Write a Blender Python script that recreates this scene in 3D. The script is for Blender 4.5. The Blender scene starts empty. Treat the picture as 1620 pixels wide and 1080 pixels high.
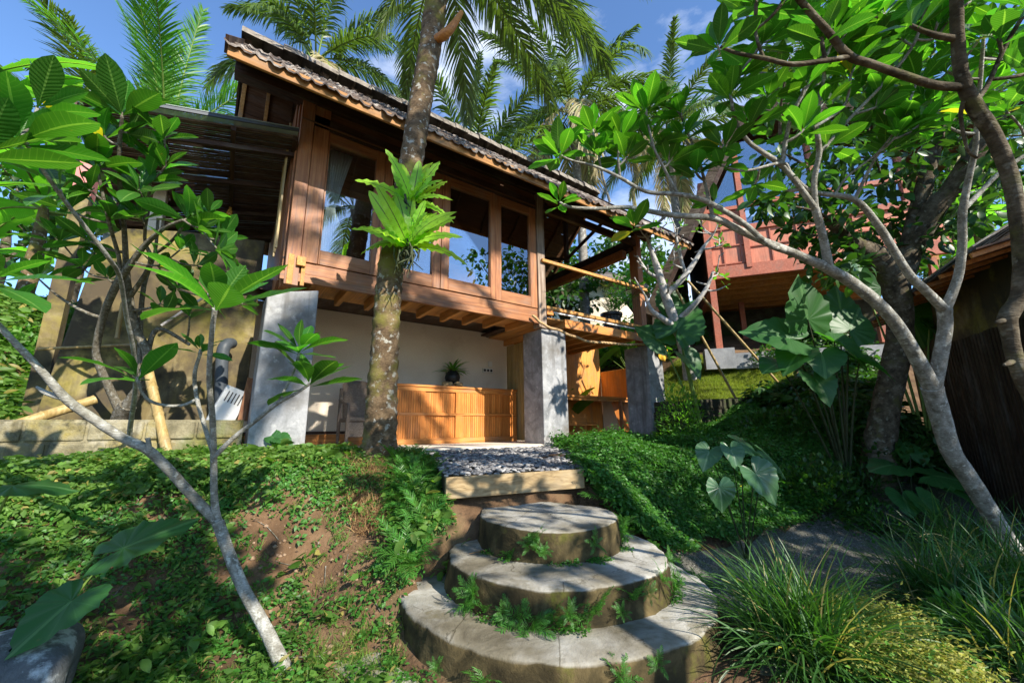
import bpy, math, random
import numpy as np
RNG = np.random.default_rng(7)
random.seed(7)
R = math.radians
SC = bpy.context.scene
COL = SC.collection

# ------------------------------------------------------------------ camera
YAW, PITCH, ROLL, FPX = R(54.65), R(11.94), R(-0.62), 644.2
CAM = np.array([0.0, 0.0, 0.27])
_f = np.array([math.cos(PITCH)*math.cos(YAW), math.cos(PITCH)*math.sin(YAW), math.sin(PITCH)])
_r = np.array([math.sin(YAW), -math.cos(YAW), 0.0])
_u = np.cross(_r, _f)
_r, _u = math.cos(ROLL)*_r + math.sin(ROLL)*_u, -math.sin(ROLL)*_r + math.cos(ROLL)*_u
cam = bpy.data.cameras.new('camera')
cam.sensor_width = 36.0
cam.lens = FPX/1620*36
cam.clip_start, cam.clip_end = 0.05, 3000
cam_ob = bpy.data.objects.new('camera', cam)
COL.objects.link(cam_ob)
from mathutils import Matrix, Vector
cam_ob.matrix_world = Matrix(((_r[0], _u[0], -_f[0], CAM[0]), (_r[1], _u[1], -_f[1], CAM[1]), (_r[2], _u[2], -_f[2], CAM[2]), (0, 0, 0, 1)))
SC.camera = cam_ob

# ------------------------------------------------------------------ sun, sky, exposure
SUN = np.array([0.15, -1.0, 0.65]); SUN /= np.linalg.norm(SUN)
sl = bpy.data.lights.new('sun', 'SUN')
sl.energy, sl.angle, sl.color = 4.9, R(0.55), (1.0, 0.93, 0.82)
so = bpy.data.objects.new('sun', sl)
COL.objects.link(so)
so.rotation_euler = Vector(-SUN).to_track_quat('-Z', 'Y').to_euler()
SC.view_settings.view_transform = 'Standard'
SC.view_settings.look = 'None'
SC.view_settings.exposure = 1.0
SC.view_settings.gamma = 1.0
W = bpy.data.worlds.new('World')
SC.world = W
W.use_nodes = True
nt = W.node_tree
bg = nt.nodes['Background']
sky = nt.nodes.new('ShaderNodeTexSky')
sky.sky_type = 'NISHITA'
sky.sun_disc = False
sky.sun_elevation = math.asin(SUN[2])
sky.sun_rotation = math.atan2(SUN[0], SUN[1])
sky.air_density, sky.dust_density, sky.ozone_density = 1.0, 0.1, 6.5
tc = nt.nodes.new('ShaderNodeTexCoord')
cn = nt.nodes.new('ShaderNodeTexNoise')
cn.inputs['Scale'].default_value = 2.6
cn.inputs['Detail'].default_value = 9
cn.inputs['Roughness'].default_value = 0.58
mp = nt.nodes.new('ShaderNodeMapping')
mp.inputs['Scale'].default_value = (1, 1, 2.4)
mp.inputs['Location'].default_value = (1.3, 0.4, 0.2)
cr = nt.nodes.new('ShaderNodeValToRGB')
cr.color_ramp.elements[0].position = 0.53
cr.color_ramp.elements[1].position = 0.78
mx = nt.nodes.new('ShaderNodeMix')
mx.data_type = 'RGBA'
mx.inputs[7].default_value = (6.0, 6.3, 6.8, 1)
ml = nt.nodes.new('ShaderNodeMath'); ml.operation = 'MULTIPLY'; ml.inputs[1].default_value = 0.75
L = nt.links.new
L(tc.outputs['Generated'], mp.inputs[0]); L(mp.outputs[0], cn.inputs['Vector'])
L(cn.outputs['Fac'], cr.inputs[0]); L(cr.outputs[0], ml.inputs[0]); L(ml.outputs[0], mx.inputs[0])
L(sky.outputs[0], mx.inputs[6]); L(mx.outputs[2], bg.inputs[0])
bg.inputs[1].default_value = 0.15

# ------------------------------------------------------------------ pixel of the 1620x1080 photo -> point
def ray(x, y): return _f + _r*(x-810)/FPX - _u*(y-540)/FPX
def onx(x, y, X): d = ray(x, y); return CAM + d*((X-CAM[0])/d[0])
def ony(x, y, Y): d = ray(x, y); return CAM + d*((Y-CAM[1])/d[1])
def onz(x, y, Z): d = ray(x, y); return CAM + d*((Z-CAM[2])/d[2])
def dep(x, y, D): return CAM + ray(x, y)*D

# ------------------------------------------------------------------ mesh helpers
class MB:
    def __init__(s): s.V = []; s.F = []; s.U = []; s.n = 0; s.hasuv = False
    def add(s, V, F, U=None):
        V = np.asarray(V, float).reshape(-1, 3)
        s.V.append(V)
        if isinstance(F, np.ndarray): s.F.append(F + s.n)
        else:
            by = {}
            for f in F: by.setdefault(len(f), []).append(f)
            for k in by: s.F.append(np.array(by[k], int) + s.n)
        if U is None: U = np.zeros((len(V), 2))
        else: s.hasuv = True
        s.U.append(np.asarray(U, float)); s.n += len(V)
        return s
    def inst(s, T, P, M, S=1.0):
        V0, F0, U0 = T
        P = np.atleast_2d(P); n = len(P); k = len(V0)
        S = np.broadcast_to(np.asarray(S, float), (n,))
        V = np.einsum('nij,kj->nki', M, V0)*S[:, None, None] + P[:, None, :]
        F = (F0[None] + (np.arange(n)*k)[:, None, None]).reshape(-1, F0.shape[1])
        return s.add(V.reshape(-1, 3), F, np.tile(U0, (n, 1)))
    # boxes: two corners; or centre line a->b with cross-section
    def box(s, a, b):
        a, b = np.minimum(a, b), np.maximum(a, b)
        V = [(x, y, z) for x in (a[0], b[0]) for y in (a[1], b[1]) for z in (a[2], b[2])]
        return s.add(V, [(0, 1, 3, 2), (4, 6, 7, 5), (0, 4, 5, 1), (2, 3, 7, 6), (0, 2, 6, 4), (1, 5, 7, 3)])
    def bar(s, a, b, w, h, up=(0, 0, 1)):
        a, b = np.array(a, float), np.array(b, float)
        d = b-a; d /= np.linalg.norm(d)
        x = np.cross(d, up); x /= np.linalg.norm(x); z = np.cross(x, d)
        V = [p + x*sx*w/2 + z*sz*h/2 for p in (a, b) for sx, sz in ((-1, -1), (1, -1), (1, 1), (-1, 1))]
        return s.add(V, [(3, 2, 1, 0), (4, 5, 6, 7), (0, 1, 5, 4), (1, 2, 6, 5), (2, 3, 7, 6), (3, 0, 4, 7)])
    def tube(s, pts, rad, seg=8, smooth=4, cap=True, wob=0.0):
        pts = np.array(pts, float); n0 = len(pts)
        rad = np.broadcast_to(np.asarray(rad, float), (n0,)).copy()
        if smooth > 1 and n0 > 2:
            t = np.linspace(0, n0-1, (n0-1)*smooth+1)
            i = np.clip(t.astype(int), 0, n0-2); u = (t-i)[:, None]
            p0, p1, p2, p3 = pts[np.maximum(i-1, 0)], pts[i], pts[i+1], pts[np.minimum(i+2, n0-1)]
            pts = .5*(2*p1 + (p2-p0)*u + (2*p0-5*p1+4*p2-p3)*u*u + (3*p1-p0-3*p2+p3)*u**3)
            rad = rad[i]*(1-u[:, 0]) + rad[i+1]*u[:, 0]
        n = len(pts)
        T = np.gradient(pts, axis=0); T /= np.linalg.norm(T, axis=1)[:, None] + 1e-9
        x = np.cross(T[0], (0.3, 0.9, 0.1)); x /= np.linalg.norm(x)
        ang = np.arange(seg)*2*math.pi/seg
        V = np.zeros((n, seg, 3))
        for k in range(n):
            x = x - T[k]*(x@T[k]); x /= np.linalg.norm(x); y = np.cross(T[k], x)
            rr = rad[k]*(1 + (wob*RNG.uniform(-1, 1, seg) if wob else 0))
            V[k] = pts[k] + (np.cos(ang)*rr)[:, None]*x + (np.sin(ang)*rr)[:, None]*y
        i = np.arange(n-1)[:, None]*seg; j = np.arange(seg)[None]
        F = np.stack([i+j, i+(j+1) % seg, i+seg+(j+1) % seg, i+seg+j], -1).reshape(-1, 4)
        uv = np.stack(np.meshgrid(np.linspace(0, 1, n), ang/6.283, indexing='ij'), -1).reshape(-1, 2)
        s.add(V.reshape(-1, 3), F)
        if cap:
            s.add(V[0], [tuple(range(seg))[::-1]]); s.add(V[-1], [tuple(range(seg))])
        return s
    def lathe(s, prof, c=(0, 0, 0), seg=24):
        prof = np.array(prof, float); n = len(prof); ang = np.arange(seg)*2*math.pi/seg
        V = np.stack([np.outer(prof[:, 0], np.cos(ang)), np.outer(prof[:, 0], np.sin(ang)), np.repeat(prof[:, 1:2], seg, 1)], -1) + np.array(c)
        i = np.arange(n-1)[:, None]*seg; j = np.arange(seg)[None]
        F = np.stack([i+j, i+(j+1) % seg, i+seg+(j+1) % seg, i+seg+j], -1).reshape(-1, 4)
        return s.add(V.reshape(-1, 3), F)
    def poly(s, pts, th, nrm):
        """A flat outline with a thickness along nrm."""
        pts = np.array(pts, float); n = len(pts); V = np.vstack([pts, pts+np.array(nrm, float)*th])
        F = [tuple(range(n))[::-1], tuple(range(n, 2*n))] + [(i, (i+1) % n, n+(i+1) % n, n+i) for i in range(n)]
        return s.add(V, F)
    def build(s, name, m, parent=None, smooth=False, origin=None):
        V = np.vstack(s.V); U = np.vstack(s.U)
        if parent is not None:
            org = wloc(parent)
        else:
            org = np.array(origin) if origin is not None else np.array([*(V[:, :2].min(0)+V[:, :2].max(0))/2, V[:, 2].min()])
        V = V - org
        me = bpy.data.meshes.new(name)
        loops = np.concatenate([f.ravel() for f in s.F]); sizes = np.concatenate([np.full(len(f), f.shape[1]) for f in s.F])
        me.vertices.add(len(V)); me.vertices.foreach_set('co', V.astype(np.float32).ravel())
        me.loops.add(len(loops)); me.loops.foreach_set('vertex_index', loops.astype(np.int32))
        me.polygons.add(len(sizes))
        me.polygons.foreach_set('loop_start', np.concatenate([[0], np.cumsum(sizes)[:-1]]).astype(np.int32))
        me.polygons.foreach_set('use_smooth', np.full(len(sizes), bool(smooth)))
        if s.hasuv:
            uv = me.uv_layers.new(name='uv'); uv.data.foreach_set('uv', U[loops].astype(np.float32).ravel())
        me.update(calc_edges=True); me.validate()
        if m: me.materials.append(m)
        o = bpy.data.objects.new(name, me); COL.objects.link(o)
        if parent is not None: o.parent = parent
        else: o.location = org
        return o

def wloc(o):
    p = np.array(o.location, float)
    while o.parent is not None:
        o = o.parent; p = p + np.array(o.location, float)
    return p
def tag(o, label, cat, group=None, kind=None):
    o['label'] = label
    if cat: o['category'] = cat
    if group: o['group'] = group
    if kind: o['kind'] = kind
    return o
def thing(name, label, cat, loc, group=None):
    o = bpy.data.objects.new(name, None); COL.objects.link(o)
    o.location = tuple(float(v) for v in loc); o.empty_display_size = .1
    return tag(o, label, cat, group)
def bevel(o, w=.01, n=2):
    b = o.modifiers.new('bevel', 'BEVEL'); b.width = w; b.segments = n; b.limit_method = 'ANGLE'; b.angle_limit = R(40)
    return o
def frame(d, up):
    """Rotation matrices whose x column is d and whose z column leans to up; (n,3) each."""
    d = np.atleast_2d(d).astype(float); up = np.broadcast_to(np.asarray(up, float), d.shape)
    d = d/np.linalg.norm(d, axis=1)[:, None]
    y = np.cross(up, d); y /= np.linalg.norm(y, axis=1)[:, None] + 1e-9
    return np.stack([d, y, np.cross(d, y)], -1)
def rdirs(n, lo=0.0, hi=1.0):
    a = RNG.uniform(0, 6.283, n); z = RNG.uniform(lo, hi, n); q = np.sqrt(np.maximum(0, 1-z*z))
    return np.stack([q*np.cos(a), q*np.sin(a), z], -1)
def strip_leaf(nl, nc, wf, fold=.25, droop=.15, wav=0.0, wk=5, twist=0.0):
    """A leaf of length 1 along x: wf(t) half width, folded along the midrib, drooping to the tip."""
    t = np.linspace(0, 1, nl+1); v = np.linspace(-1, 1, nc+1)
    tt, vv = np.meshgrid(t, v, indexing='ij'); w = wf(tt)
    y = vv*w; z = np.abs(vv)*w*fold - droop*tt**2 + wav*np.sin(tt*wk*6.283+(vv > 0)*1.3)*np.abs(vv)*w
    x = tt*(1-.3*droop*tt)
    V = np.stack([x, y, z], -1).reshape(-1, 3)
    i = np.arange(nl)[:, None]*(nc+1); j = np.arange(nc)[None]
    F = np.stack([i+j, i+nc+1+j, i+nc+2+j, i+j+1], -1).reshape(-1, 4)
    return V, F, np.stack([tt, (vv+1)/2], -1).reshape(-1, 2)

# ------------------------------------------------------------------ material helpers
def newmat(name):
    m = bpy.data.materials.new(name); m.use_nodes = True
    return m, m.node_tree, m.node_tree.nodes['Principled BSDF']
def N(nt, t, **k):
    n = nt.nodes.new('ShaderNode'+t)
    for a, b in k.items():
        if a in n.inputs: n.inputs[a].default_value = b
        else: setattr(n, a, b)
    return n
def c4(c): return (c[0], c[1], c[2], 1)
def coord(nt, sc=(1, 1, 1), which='Object'):
    t = N(nt, 'TexCoord'); m = N(nt, 'Mapping'); m.inputs['Scale'].default_value = sc
    nt.links.new(t.outputs[which], m.inputs[0]); return m.outputs[0]
def noise(nt, vec, scale, detail=5, rough=.55, dist=0):
    n = N(nt, 'TexNoise', Scale=scale, Detail=detail, Roughness=rough, Distortion=dist)
    nt.links.new(vec, n.inputs['Vector']); return n.outputs['Fac']
def ramp(nt, fac, stops):
    n = N(nt, 'ValToRGB'); e = n.color_ramp.elements
    while len(e) < len(stops): e.new(.5)
    for k, (p, c) in zip(e, stops): k.position = p; k.color = c4(c) if len(c) == 3 else c
    nt.links.new(fac, n.inputs[0]); return n.outputs[0]
def mix(nt, fac, a, b, mode='MIX'):
    n = N(nt, 'Mix'); n.data_type = 'RGBA'; n.blend_type = mode
    for v, k in ((fac, 0), (a, 6), (b, 7)):
        if isinstance(v, (int, float)): n.inputs[k].default_value = v
        elif isinstance(v, tuple): n.inputs[k].default_value = c4(v)
        else: nt.links.new(v, n.inputs[k])
    return n.outputs[2]
def math_(nt, op, a, b=0.0, c=None):
    n = N(nt, 'Math', operation=op)
    for k, v in enumerate((a, b) if c is None else (a, b, c)):
        if isinstance(v, (int, float)): n.inputs[k].default_value = v
        else: nt.links.new(v, n.inputs[k])
    return n.outputs[0]
def bump(nt, b, h, strength=.3, dist=.02):
    n = N(nt, 'Bump', Strength=strength, Distance=dist); nt.links.new(h, n.inputs['Height'])
    nt.links.new(n.outputs[0], b.inputs['Normal'])
def surf(name, stops, scale=3, stretch=(1, 1, 1), rough=.7, bs=.25, bd=.01, fine=0, spec=.3, detail=7, stain=None, dist=0, streak=None):
    """Noise colour between stops, optional fine grain in the bump, optional (scale, lo, hi, colour) stain patches."""
    m, nt, b = newmat(name)
    v = coord(nt, stretch); f = noise(nt, v, scale, detail, .6, dist)
    c = ramp(nt, f, stops)
    h = f
    if fine:
        g = noise(nt, v, fine, 4, .7); h = math_(nt, 'ADD', f, math_(nt, 'MULTIPLY', g, .6))
        c = mix(nt, .3, c, ramp(nt, g, [(.3, (.25, .25, .25)), (.7, (1, 1, 1))]), 'MULTIPLY')
    for st in ([stain] if stain and not isinstance(stain, list) else stain or []):
        s = noise(nt, coord(nt), st[0], 6, .65)
        c = mix(nt, ramp(nt, s, [(st[1], (0, 0, 0)), (st[2], (1, 1, 1))]), c, st[3])
    if streak:  # runs of dirt down a face
        s = noise(nt, coord(nt, (1, 1, .07)), 9, 5, .6)
        c = mix(nt, ramp(nt, s, [(.52, (0, 0, 0)), (.72, (.75, .75, .75))]), c, streak)
    nt.links.new(c, b.inputs['Base Color'])
    b.inputs['Roughness'].default_value = rough; b.inputs['Specular IOR Level'].default_value = spec
    bump(nt, b, h, bs, bd)
    return m
def wood(name, c1, c2, axis=0, rough=.45, spec=.35, dark=.5, isl=.35, weather=.55):
    """Planks with grain along axis, each board (mesh island) a little different."""
    st = [26, 26, 26]; st[axis] = 1.3
    m, nt, b = newmat(name)
    v = coord(nt, st)
    g = N(nt, 'NewGeometry')
    off = N(nt, 'VectorMath', operation='ADD'); nt.links.new(v, off.inputs[0])
    sc = N(nt, 'VectorMath', operation='SCALE'); sc.inputs[0].default_value = (37, 53, 71)
    nt.links.new(g.outputs['Random Per Island'], sc.inputs['Scale']); nt.links.new(sc.outputs[0], off.inputs[1])
    f = noise(nt, off.outputs[0], 1.2, 5, .6, .8)
    c = ramp(nt, f, [(.28, tuple(x*dark for x in c1)), (.45, c1), (.7, c2)])
    lo = noise(nt, coord(nt), 2.2, 4, .6)
    c = mix(nt, .55, c, ramp(nt, lo, [(.3, (.55, .55, .55)), (.65, (1, 1, 1))]), 'MULTIPLY')
    rv = math_(nt, 'MULTIPLY_ADD', g.outputs['Random Per Island'], isl, 1-isl*.6)
    hs = N(nt, 'HueSaturation'); nt.links.new(c, hs.inputs['Color']); nt.links.new(rv, hs.inputs['Value'])
    wv = noise(nt, coord(nt, tuple(.35+.65*(k != axis) for k in range(3))), 5, 6, .7)
    cw = mix(nt, ramp(nt, wv, [(.5, (0, 0, 0)), (.74, (weather,)*3)]), hs.outputs[0], (.21, .18, .145))
    cw = mix(nt, ramp(nt, noise(nt, v, 3, 4, .7), [(.62, (0, 0, 0)), (.7, (.5, .5, .5))]), cw, tuple(x*.25 for x in c1))
    nt.links.new(cw, b.inputs['Base Color'])
    nt.links.new(math_(nt, 'MULTIPLY_ADD', f, .3, rough-.12), b.inputs['Roughness'])
    b.inputs['Specular IOR Level'].default_value = spec
    bump(nt, b, f, .25, .004)
    return m
def leafmat(name, c1, c2, tr=.35, tcol=None, rough=.4, spec=.4, vein=None, rare=None, nv=16, radial=False, ns=1.5, spots=.45):
    """Leaf: colour by island, patchy, midrib and side veins from uv, light through the blade."""
    m, nt, b = newmat(name)
    g = N(nt, 'NewGeometry'); rnd = g.outputs['Random Per Island']
    pn = noise(nt, coord(nt), ns, 3)
    fac = math_(nt, 'MULTIPLY_ADD', rnd, .65, math_(nt, 'MULTIPLY_ADD', pn, 1.0, -.35))
    c = mix(nt, math_(nt, 'MINIMUM', math_(nt, 'MAXIMUM', fac, 0), 1), c1, c2)
    if rare:
        c = mix(nt, math_(nt, 'GREATER_THAN', rnd, 1-rare[0]), c, rare[1])
    if vein:
        t = N(nt, 'TexCoord'); sp = N(nt, 'SeparateXYZ'); nt.links.new(t.outputs['UV'], sp.inputs[0])
        u, v = sp.outputs[0], sp.outputs[1]
        av = math_(nt, 'ABSOLUTE', math_(nt, 'SUBTRACT', v, .5))
        if radial:
            rib = math_(nt, 'MULTIPLY', math_(nt, 'LESS_THAN', math_(nt, 'MULTIPLY', av, u), .006), .6)
            w = math_(nt, 'SINE', math_(nt, 'MULTIPLY', v, nv*6.283))
        else:
            rib = math_(nt, 'LESS_THAN', av, .035)
            w = math_(nt, 'SINE', math_(nt, 'MULTIPLY', math_(nt, 'SUBTRACT', u, math_(nt, 'MULTIPLY', av, .25)), nv*6.283))
        sv = ramp(nt, w, [(.90, (0, 0, 0)), (1.0, (.16, .16, .16) if radial else (.35, .35, .35))])
        fac2 = math_(nt, 'MAXIMUM', rib, sv)
        c = mix(nt, fac2, c, vein)
        bump(nt, b, math_(nt, 'ADD', w, math_(nt, 'MULTIPLY', rib, -2.0)), .22, .004)
    h2 = math_(nt, 'FRACT', math_(nt, 'MULTIPLY', rnd, 17.3))
    hv = N(nt, 'HueSaturation'); nt.links.new(c, hv.inputs['Color']); nt.links.new(math_(nt, 'MULTIPLY_ADD', h2, .55, .72), hv.inputs['Value']); nt.links.new(math_(nt, 'MULTIPLY_ADD', rnd, .03, .485), hv.inputs['Hue'])
    c = mix(nt, ramp(nt, noise(nt, coord(nt), ns*9, 4, .7), [(.66, (0, 0, 0)), (.74, (spots,)*3)]), hv.outputs[0], (.17, .13, .03))
    nt.links.new(c, b.inputs['Base Color'])
    b.inputs['Roughness'].default_value = rough; b.inputs['Specular IOR Level'].default_value = spec
    tl = N(nt, 'BsdfTranslucent')
    tcv = mix(nt, 1.0, c, tcol or (2.6, 2.9, .9), 'MULTIPLY')
    nt.links.new(tcv, tl.inputs['Color'])
    ms = N(nt, 'MixShader'); ms.inputs[0].default_value = tr
    nt.links.new(b.outputs[0], ms.inputs[1]); nt.links.new(tl.outputs[0], ms.inputs[2])
    nt.links.new(ms.outputs[0], nt.nodes['Material Output'].inputs['Surface'])
    return m
# ------------------------------------------------------------------ materials
M = {}
M['concrete'] = surf('smooth_concrete', [(.3, (.17, .175, .18)), (.5, (.30, .305, .31)), (.72, (.42, .42, .42))], 2.6, rough=.55, bs=.12, fine=40, stain=[(1.6, .5, .66, (.14, .13, .115)), (7, .58, .75, (.50, .50, .48))], dist=1.5, streak=(.10, .095, .085))
M['plaster'] = surf('cream_plaster', [(.3, (.72, .62, .49)), (.7, (.82, .73, .59))], 1.2, rough=.85, bs=.06, fine=60, stain=(2.2, .6, .8, (.58, .48, .36)))
M['tile'] = surf('weathered_clay_tile', [(.25, (.035, .028, .025)), (.5, (.10, .075, .06)), (.75, (.24, .20, .17))], 5, rough=.9, bs=.4, fine=50, stain=(2.5, .5, .66, (.34, .31, .27)))
M['ridge'] = surf('weathered_ridge_mortar', [(.3, (.14, .12, .095)), (.7, (.34, .30, .25))], 6, rough=.95, bs=.6, fine=40, stain=(5, .52, .68, (.07, .058, .045)))
M['red_wood'] = wood('reddish_hardwood', (.28, .11, .042), (.42, .19, .075), 0, .5, .3)
M['red_wood_up'] = wood('reddish_hardwood_upright', (.30, .115, .045), (.44, .20, .08), 2, .5, .3)
M['orange_wood'] = wood('orange_teak', (.50, .19, .045), (.64, .28, .075), 0, .4, .3)
M['orange_up'] = wood('orange_teak_upright', (.58, .20, .04), (.70, .29, .07), 2, .38, .3, .75, weather=.25)
M['joist_wood'] = wood('pale_joist_timber', (.46, .22, .06), (.62, .33, .11), 1, .6, .2, .7)
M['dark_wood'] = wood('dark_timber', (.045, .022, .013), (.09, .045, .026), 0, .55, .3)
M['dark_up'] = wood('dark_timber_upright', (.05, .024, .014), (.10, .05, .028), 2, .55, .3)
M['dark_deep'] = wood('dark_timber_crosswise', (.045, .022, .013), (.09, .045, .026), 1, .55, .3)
M['fascia'] = wood('ochre_fascia_board', (.30, .14, .04), (.40, .20, .06), 0, .6, .2)
M['soffit'] = wood('brown_soffit_board', (.14, .065, .028), (.21, .10, .045), 0, .6, .2)
M['grey_post'] = wood('weathered_grey_post', (.24, .17, .12), (.40, .32, .25), 2, .75, .15)
M['ply'] = wood('orange_plywood', (.58, .24, .05), (.70, .33, .09), 2, .5, .2, .85)
M['bamboo'] = wood('bamboo', (.36, .25, .09), (.50, .37, .16), 2, .45, .3, .7)
M['awning_slat'] = wood('dark_bamboo_slats', (.085, .05, .034), (.17, .105, .075), 0, .6, .2)
M['curtain'], nt_, b_ = newmat('white_curtain_cloth')
b_.inputs['Base Color'].default_value = (.80, .80, .76, 1); b_.inputs['Roughness'].default_value = .9
M['black_plastic'] = surf('black_plastic', [(.3, (.010, .010, .011)), (.7, (.018, .018, .019))], 4, rough=.4, bs=.05)
M['white_plastic'] = surf('off_white_plastic', [(.3, (.62, .61, .56)), (.7, (.72, .71, .67))], 6, rough=.5, bs=.05, stain=(8, .6, .75, (.42, .40, .34)))
M['shade_grey_pipe'] = surf('shade_darkened_grey_pipe', [(.3, (.035, .045, .055)), (.7, (.07, .08, .09))], 3, rough=.5, bs=.05)  # grey darkened to stand for the shade over the drain pipe
M['rope'] = surf('tan_rope', [(.3, (.35, .22, .10)), (.7, (.52, .36, .19))], 30, rough=.9, bs=.6, bd=.006)
M['wicker'] = surf('brown_wicker', [(.3, (.10, .07, .05)), (.7, (.26, .20, .15))], 40, stretch=(1, 1, 2.5), rough=.8, bs=.8, bd=.006)
M['block'] = surf('mossy_cement_block', [(.25, (.09, .08, .045)), (.5, (.28, .245, .15)), (.75, (.44, .41, .32))], 4.5, rough=.95, bs=.8, fine=60, bd=.02, stain=[(2, .48, .62, (.25, .20, .06)), (5, .53, .66, (.055, .05, .03)), (1.1, .55, .7, (.10, .12, .03))], streak=(.07, .06, .035))
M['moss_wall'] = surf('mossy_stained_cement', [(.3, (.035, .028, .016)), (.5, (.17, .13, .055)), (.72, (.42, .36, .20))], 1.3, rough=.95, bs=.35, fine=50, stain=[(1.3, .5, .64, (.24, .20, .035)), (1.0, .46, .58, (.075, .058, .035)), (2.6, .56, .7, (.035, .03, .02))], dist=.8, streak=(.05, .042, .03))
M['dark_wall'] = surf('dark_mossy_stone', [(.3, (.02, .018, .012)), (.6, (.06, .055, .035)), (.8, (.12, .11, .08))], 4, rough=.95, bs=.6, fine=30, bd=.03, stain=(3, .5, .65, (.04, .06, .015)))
M['glass'], nt_, b_ = newmat('window_glass')
tr_, gl_, fr_, ms_ = N(nt_, 'BsdfTransparent'), N(nt_, 'BsdfGlossy', Roughness=.0), N(nt_, 'Fresnel', IOR=1.6), N(nt_, 'MixShader')
tr_.inputs[0].default_value = (.82, .86, .86, 1); gl_.inputs[0].default_value = (.95, .97, 1, 1)
nt_.links.new(math_(nt_, 'MINIMUM', math_(nt_, 'MULTIPLY_ADD', fr_.outputs[0], 1.5, .13), 1.0), ms_.inputs[0])
nt_.links.new(tr_.outputs[0], ms_.inputs[1]); nt_.links.new(gl_.outputs[0], ms_.inputs[2])
nt_.links.new(ms_.outputs[0], nt_.nodes['Material Output'].inputs['Surface'])
# soil, lawn and path
M['soil'] = surf('red_brown_soil', [(.3, (.045, .026, .014)), (.5, (.13, .075, .038)), (.72, (.25, .155, .085))], 2.2, rough=1, bs=.8, fine=26, bd=.04, stain=[(1.1, .53, .66, (.06, .055, .02)), (5, .62, .72, (.03, .02, .012))])
M['gravel'] = surf('fine_grey_gravel', [(.35, (.07, .07, .055)), (.5, (.15, .145, .12)), (.65, (.26, .25, .21))], 55, rough=1, bs=1, bd=.01, fine=180, stain=(1.2, .52, .66, (.10, .11, .05)))

def stepmat():
    """Worn cement treads, brown mossy risers (what faces up is worn pale)."""
    m, nt, b = newmat('cement_step_with_moss')
    v = coord(nt)
    f = noise(nt, v, 4, 8, .65, .6); g = noise(nt, v, 45, 4, .7); l = noise(nt, v, 1.4, 4, .6)
    top = ramp(nt, f, [(.25, (.16, .145, .115)), (.5, (.40, .385, .34)), (.75, (.56, .55, .51))])
    top = mix(nt, .85, top, ramp(nt, l, [(.38, (.30, .255, .16)), (.60, (1, 1, 1))]), 'MULTIPLY')
    top = mix(nt, ramp(nt, noise(nt, v, 2.7, 7, .7), [(.54, (0, 0, 0)), (.68, (.8, .8, .8))]), top, (.13, .11, .06))
    cr_ = N(nt, 'TexVoronoi', Scale=1.3); cr_.feature = 'DISTANCE_TO_EDGE'; nt.links.new(mixv(nt, v, f), cr_.inputs['Vector'])
    ck = ramp(nt, cr_.outputs['Distance'], [(.0, (.35, .33, .28)), (.006, (1, 1, 1))])
    top = mix(nt, 1, top, ck, 'MULTIPLY')
    side = ramp(nt, f, [(.28, (.012, .010, .005)), (.5, (.055, .042, .018)), (.75, (.17, .125, .055))])
    side = mix(nt, ramp(nt, noise(nt, v, 3.2, 6, .7), [(.57, (0, 0, 0)), (.75, (.8, .8, .8))]), side, (.10, .115, .010))
    ge = N(nt, 'NewGeometry'); sp = N(nt, 'SeparateXYZ'); nt.links.new(ge.outputs['Normal'], sp.inputs[0])
    k = ramp(nt, math_(nt, 'ADD', sp.outputs[2], math_(nt, 'MULTIPLY_ADD', f, .5, -.25)), [(.45, (0, 0, 0)), (.75, (1, 1, 1))])
    nt.links.new(mix(nt, k, side, top), b.inputs['Base Color'])
    b.inputs['Roughness'].default_value = .92; b.inputs['Specular IOR Level'].default_value = .2
    bump(nt, b, math_(nt, 'ADD', f, math_(nt, 'MULTIPLY', g, .5)), .55, .02)
    return m
def mixv(nt, v, f):
    a = N(nt, 'VectorMath', operation='ADD'); nt.links.new(v, a.inputs[0])
    s = N(nt, 'VectorMath', operation='SCALE'); s.inputs[0].default_value = (.3, .3, .3); nt.links.new(f, s.inputs['Scale'])
    nt.links.new(s.outputs[0], a.inputs[1]); return a.outputs[0]
M['step'] = stepmat()
def barkmat(name, a, b_, c, scale=9, spots=(.3, .33, .3), rings=0, moss=None):
    m, nt, b = newmat(name)
    v = coord(nt); f = noise(nt, v, scale, 7, .65); g = noise(nt, coord(nt, (1, 1, 3.5)), scale*3.2, 4, .6)
    col = ramp(nt, f, [(.3, a), (.5, b_), (.7, c)])
    col = mix(nt, ramp(nt, noise(nt, v, scale*1.7, 3), [(.58, (0, 0, 0)), (.66, (1, 1, 1))]), col, spots)
    col = mix(nt, .55, col, ramp(nt, g, [(.35, (.35, .33, .3)), (.6, (1, 1, 1))]), 'MULTIPLY')
    if moss:
        col = mix(nt, ramp(nt, noise(nt, v, moss[0], 5, .65), [(moss[1], (0, 0, 0)), (moss[1]+.12, (1, 1, 1))]), col, moss[2])
    nt.links.new(col, b.inputs['Base Color']); b.inputs['Roughness'].default_value = .9; b.inputs['Specular IOR Level'].default_value = .2
    bump(nt, b, math_(nt, 'ADD', f, g), .6, .012)
    return m
M['bark_grey'] = barkmat('grey_frangipani_bark', (.13, .12, .09), (.29, .28, .24), (.47, .47, .43), 16, (.50, .51, .46))
M['bark_twig'] = barkmat('brown_green_twig_bark', (.07, .06, .04), (.17, .15, .11), (.30, .28, .23), 26, (.34, .34, .30))
M['bark_dark'] = barkmat('dark_lichened_bark', (.03, .024, .015), (.095, .075, .048), (.20, .17, .12), 9, (.20, .185, .14), moss=(5, .56, (.09, .085, .03)))
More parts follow.
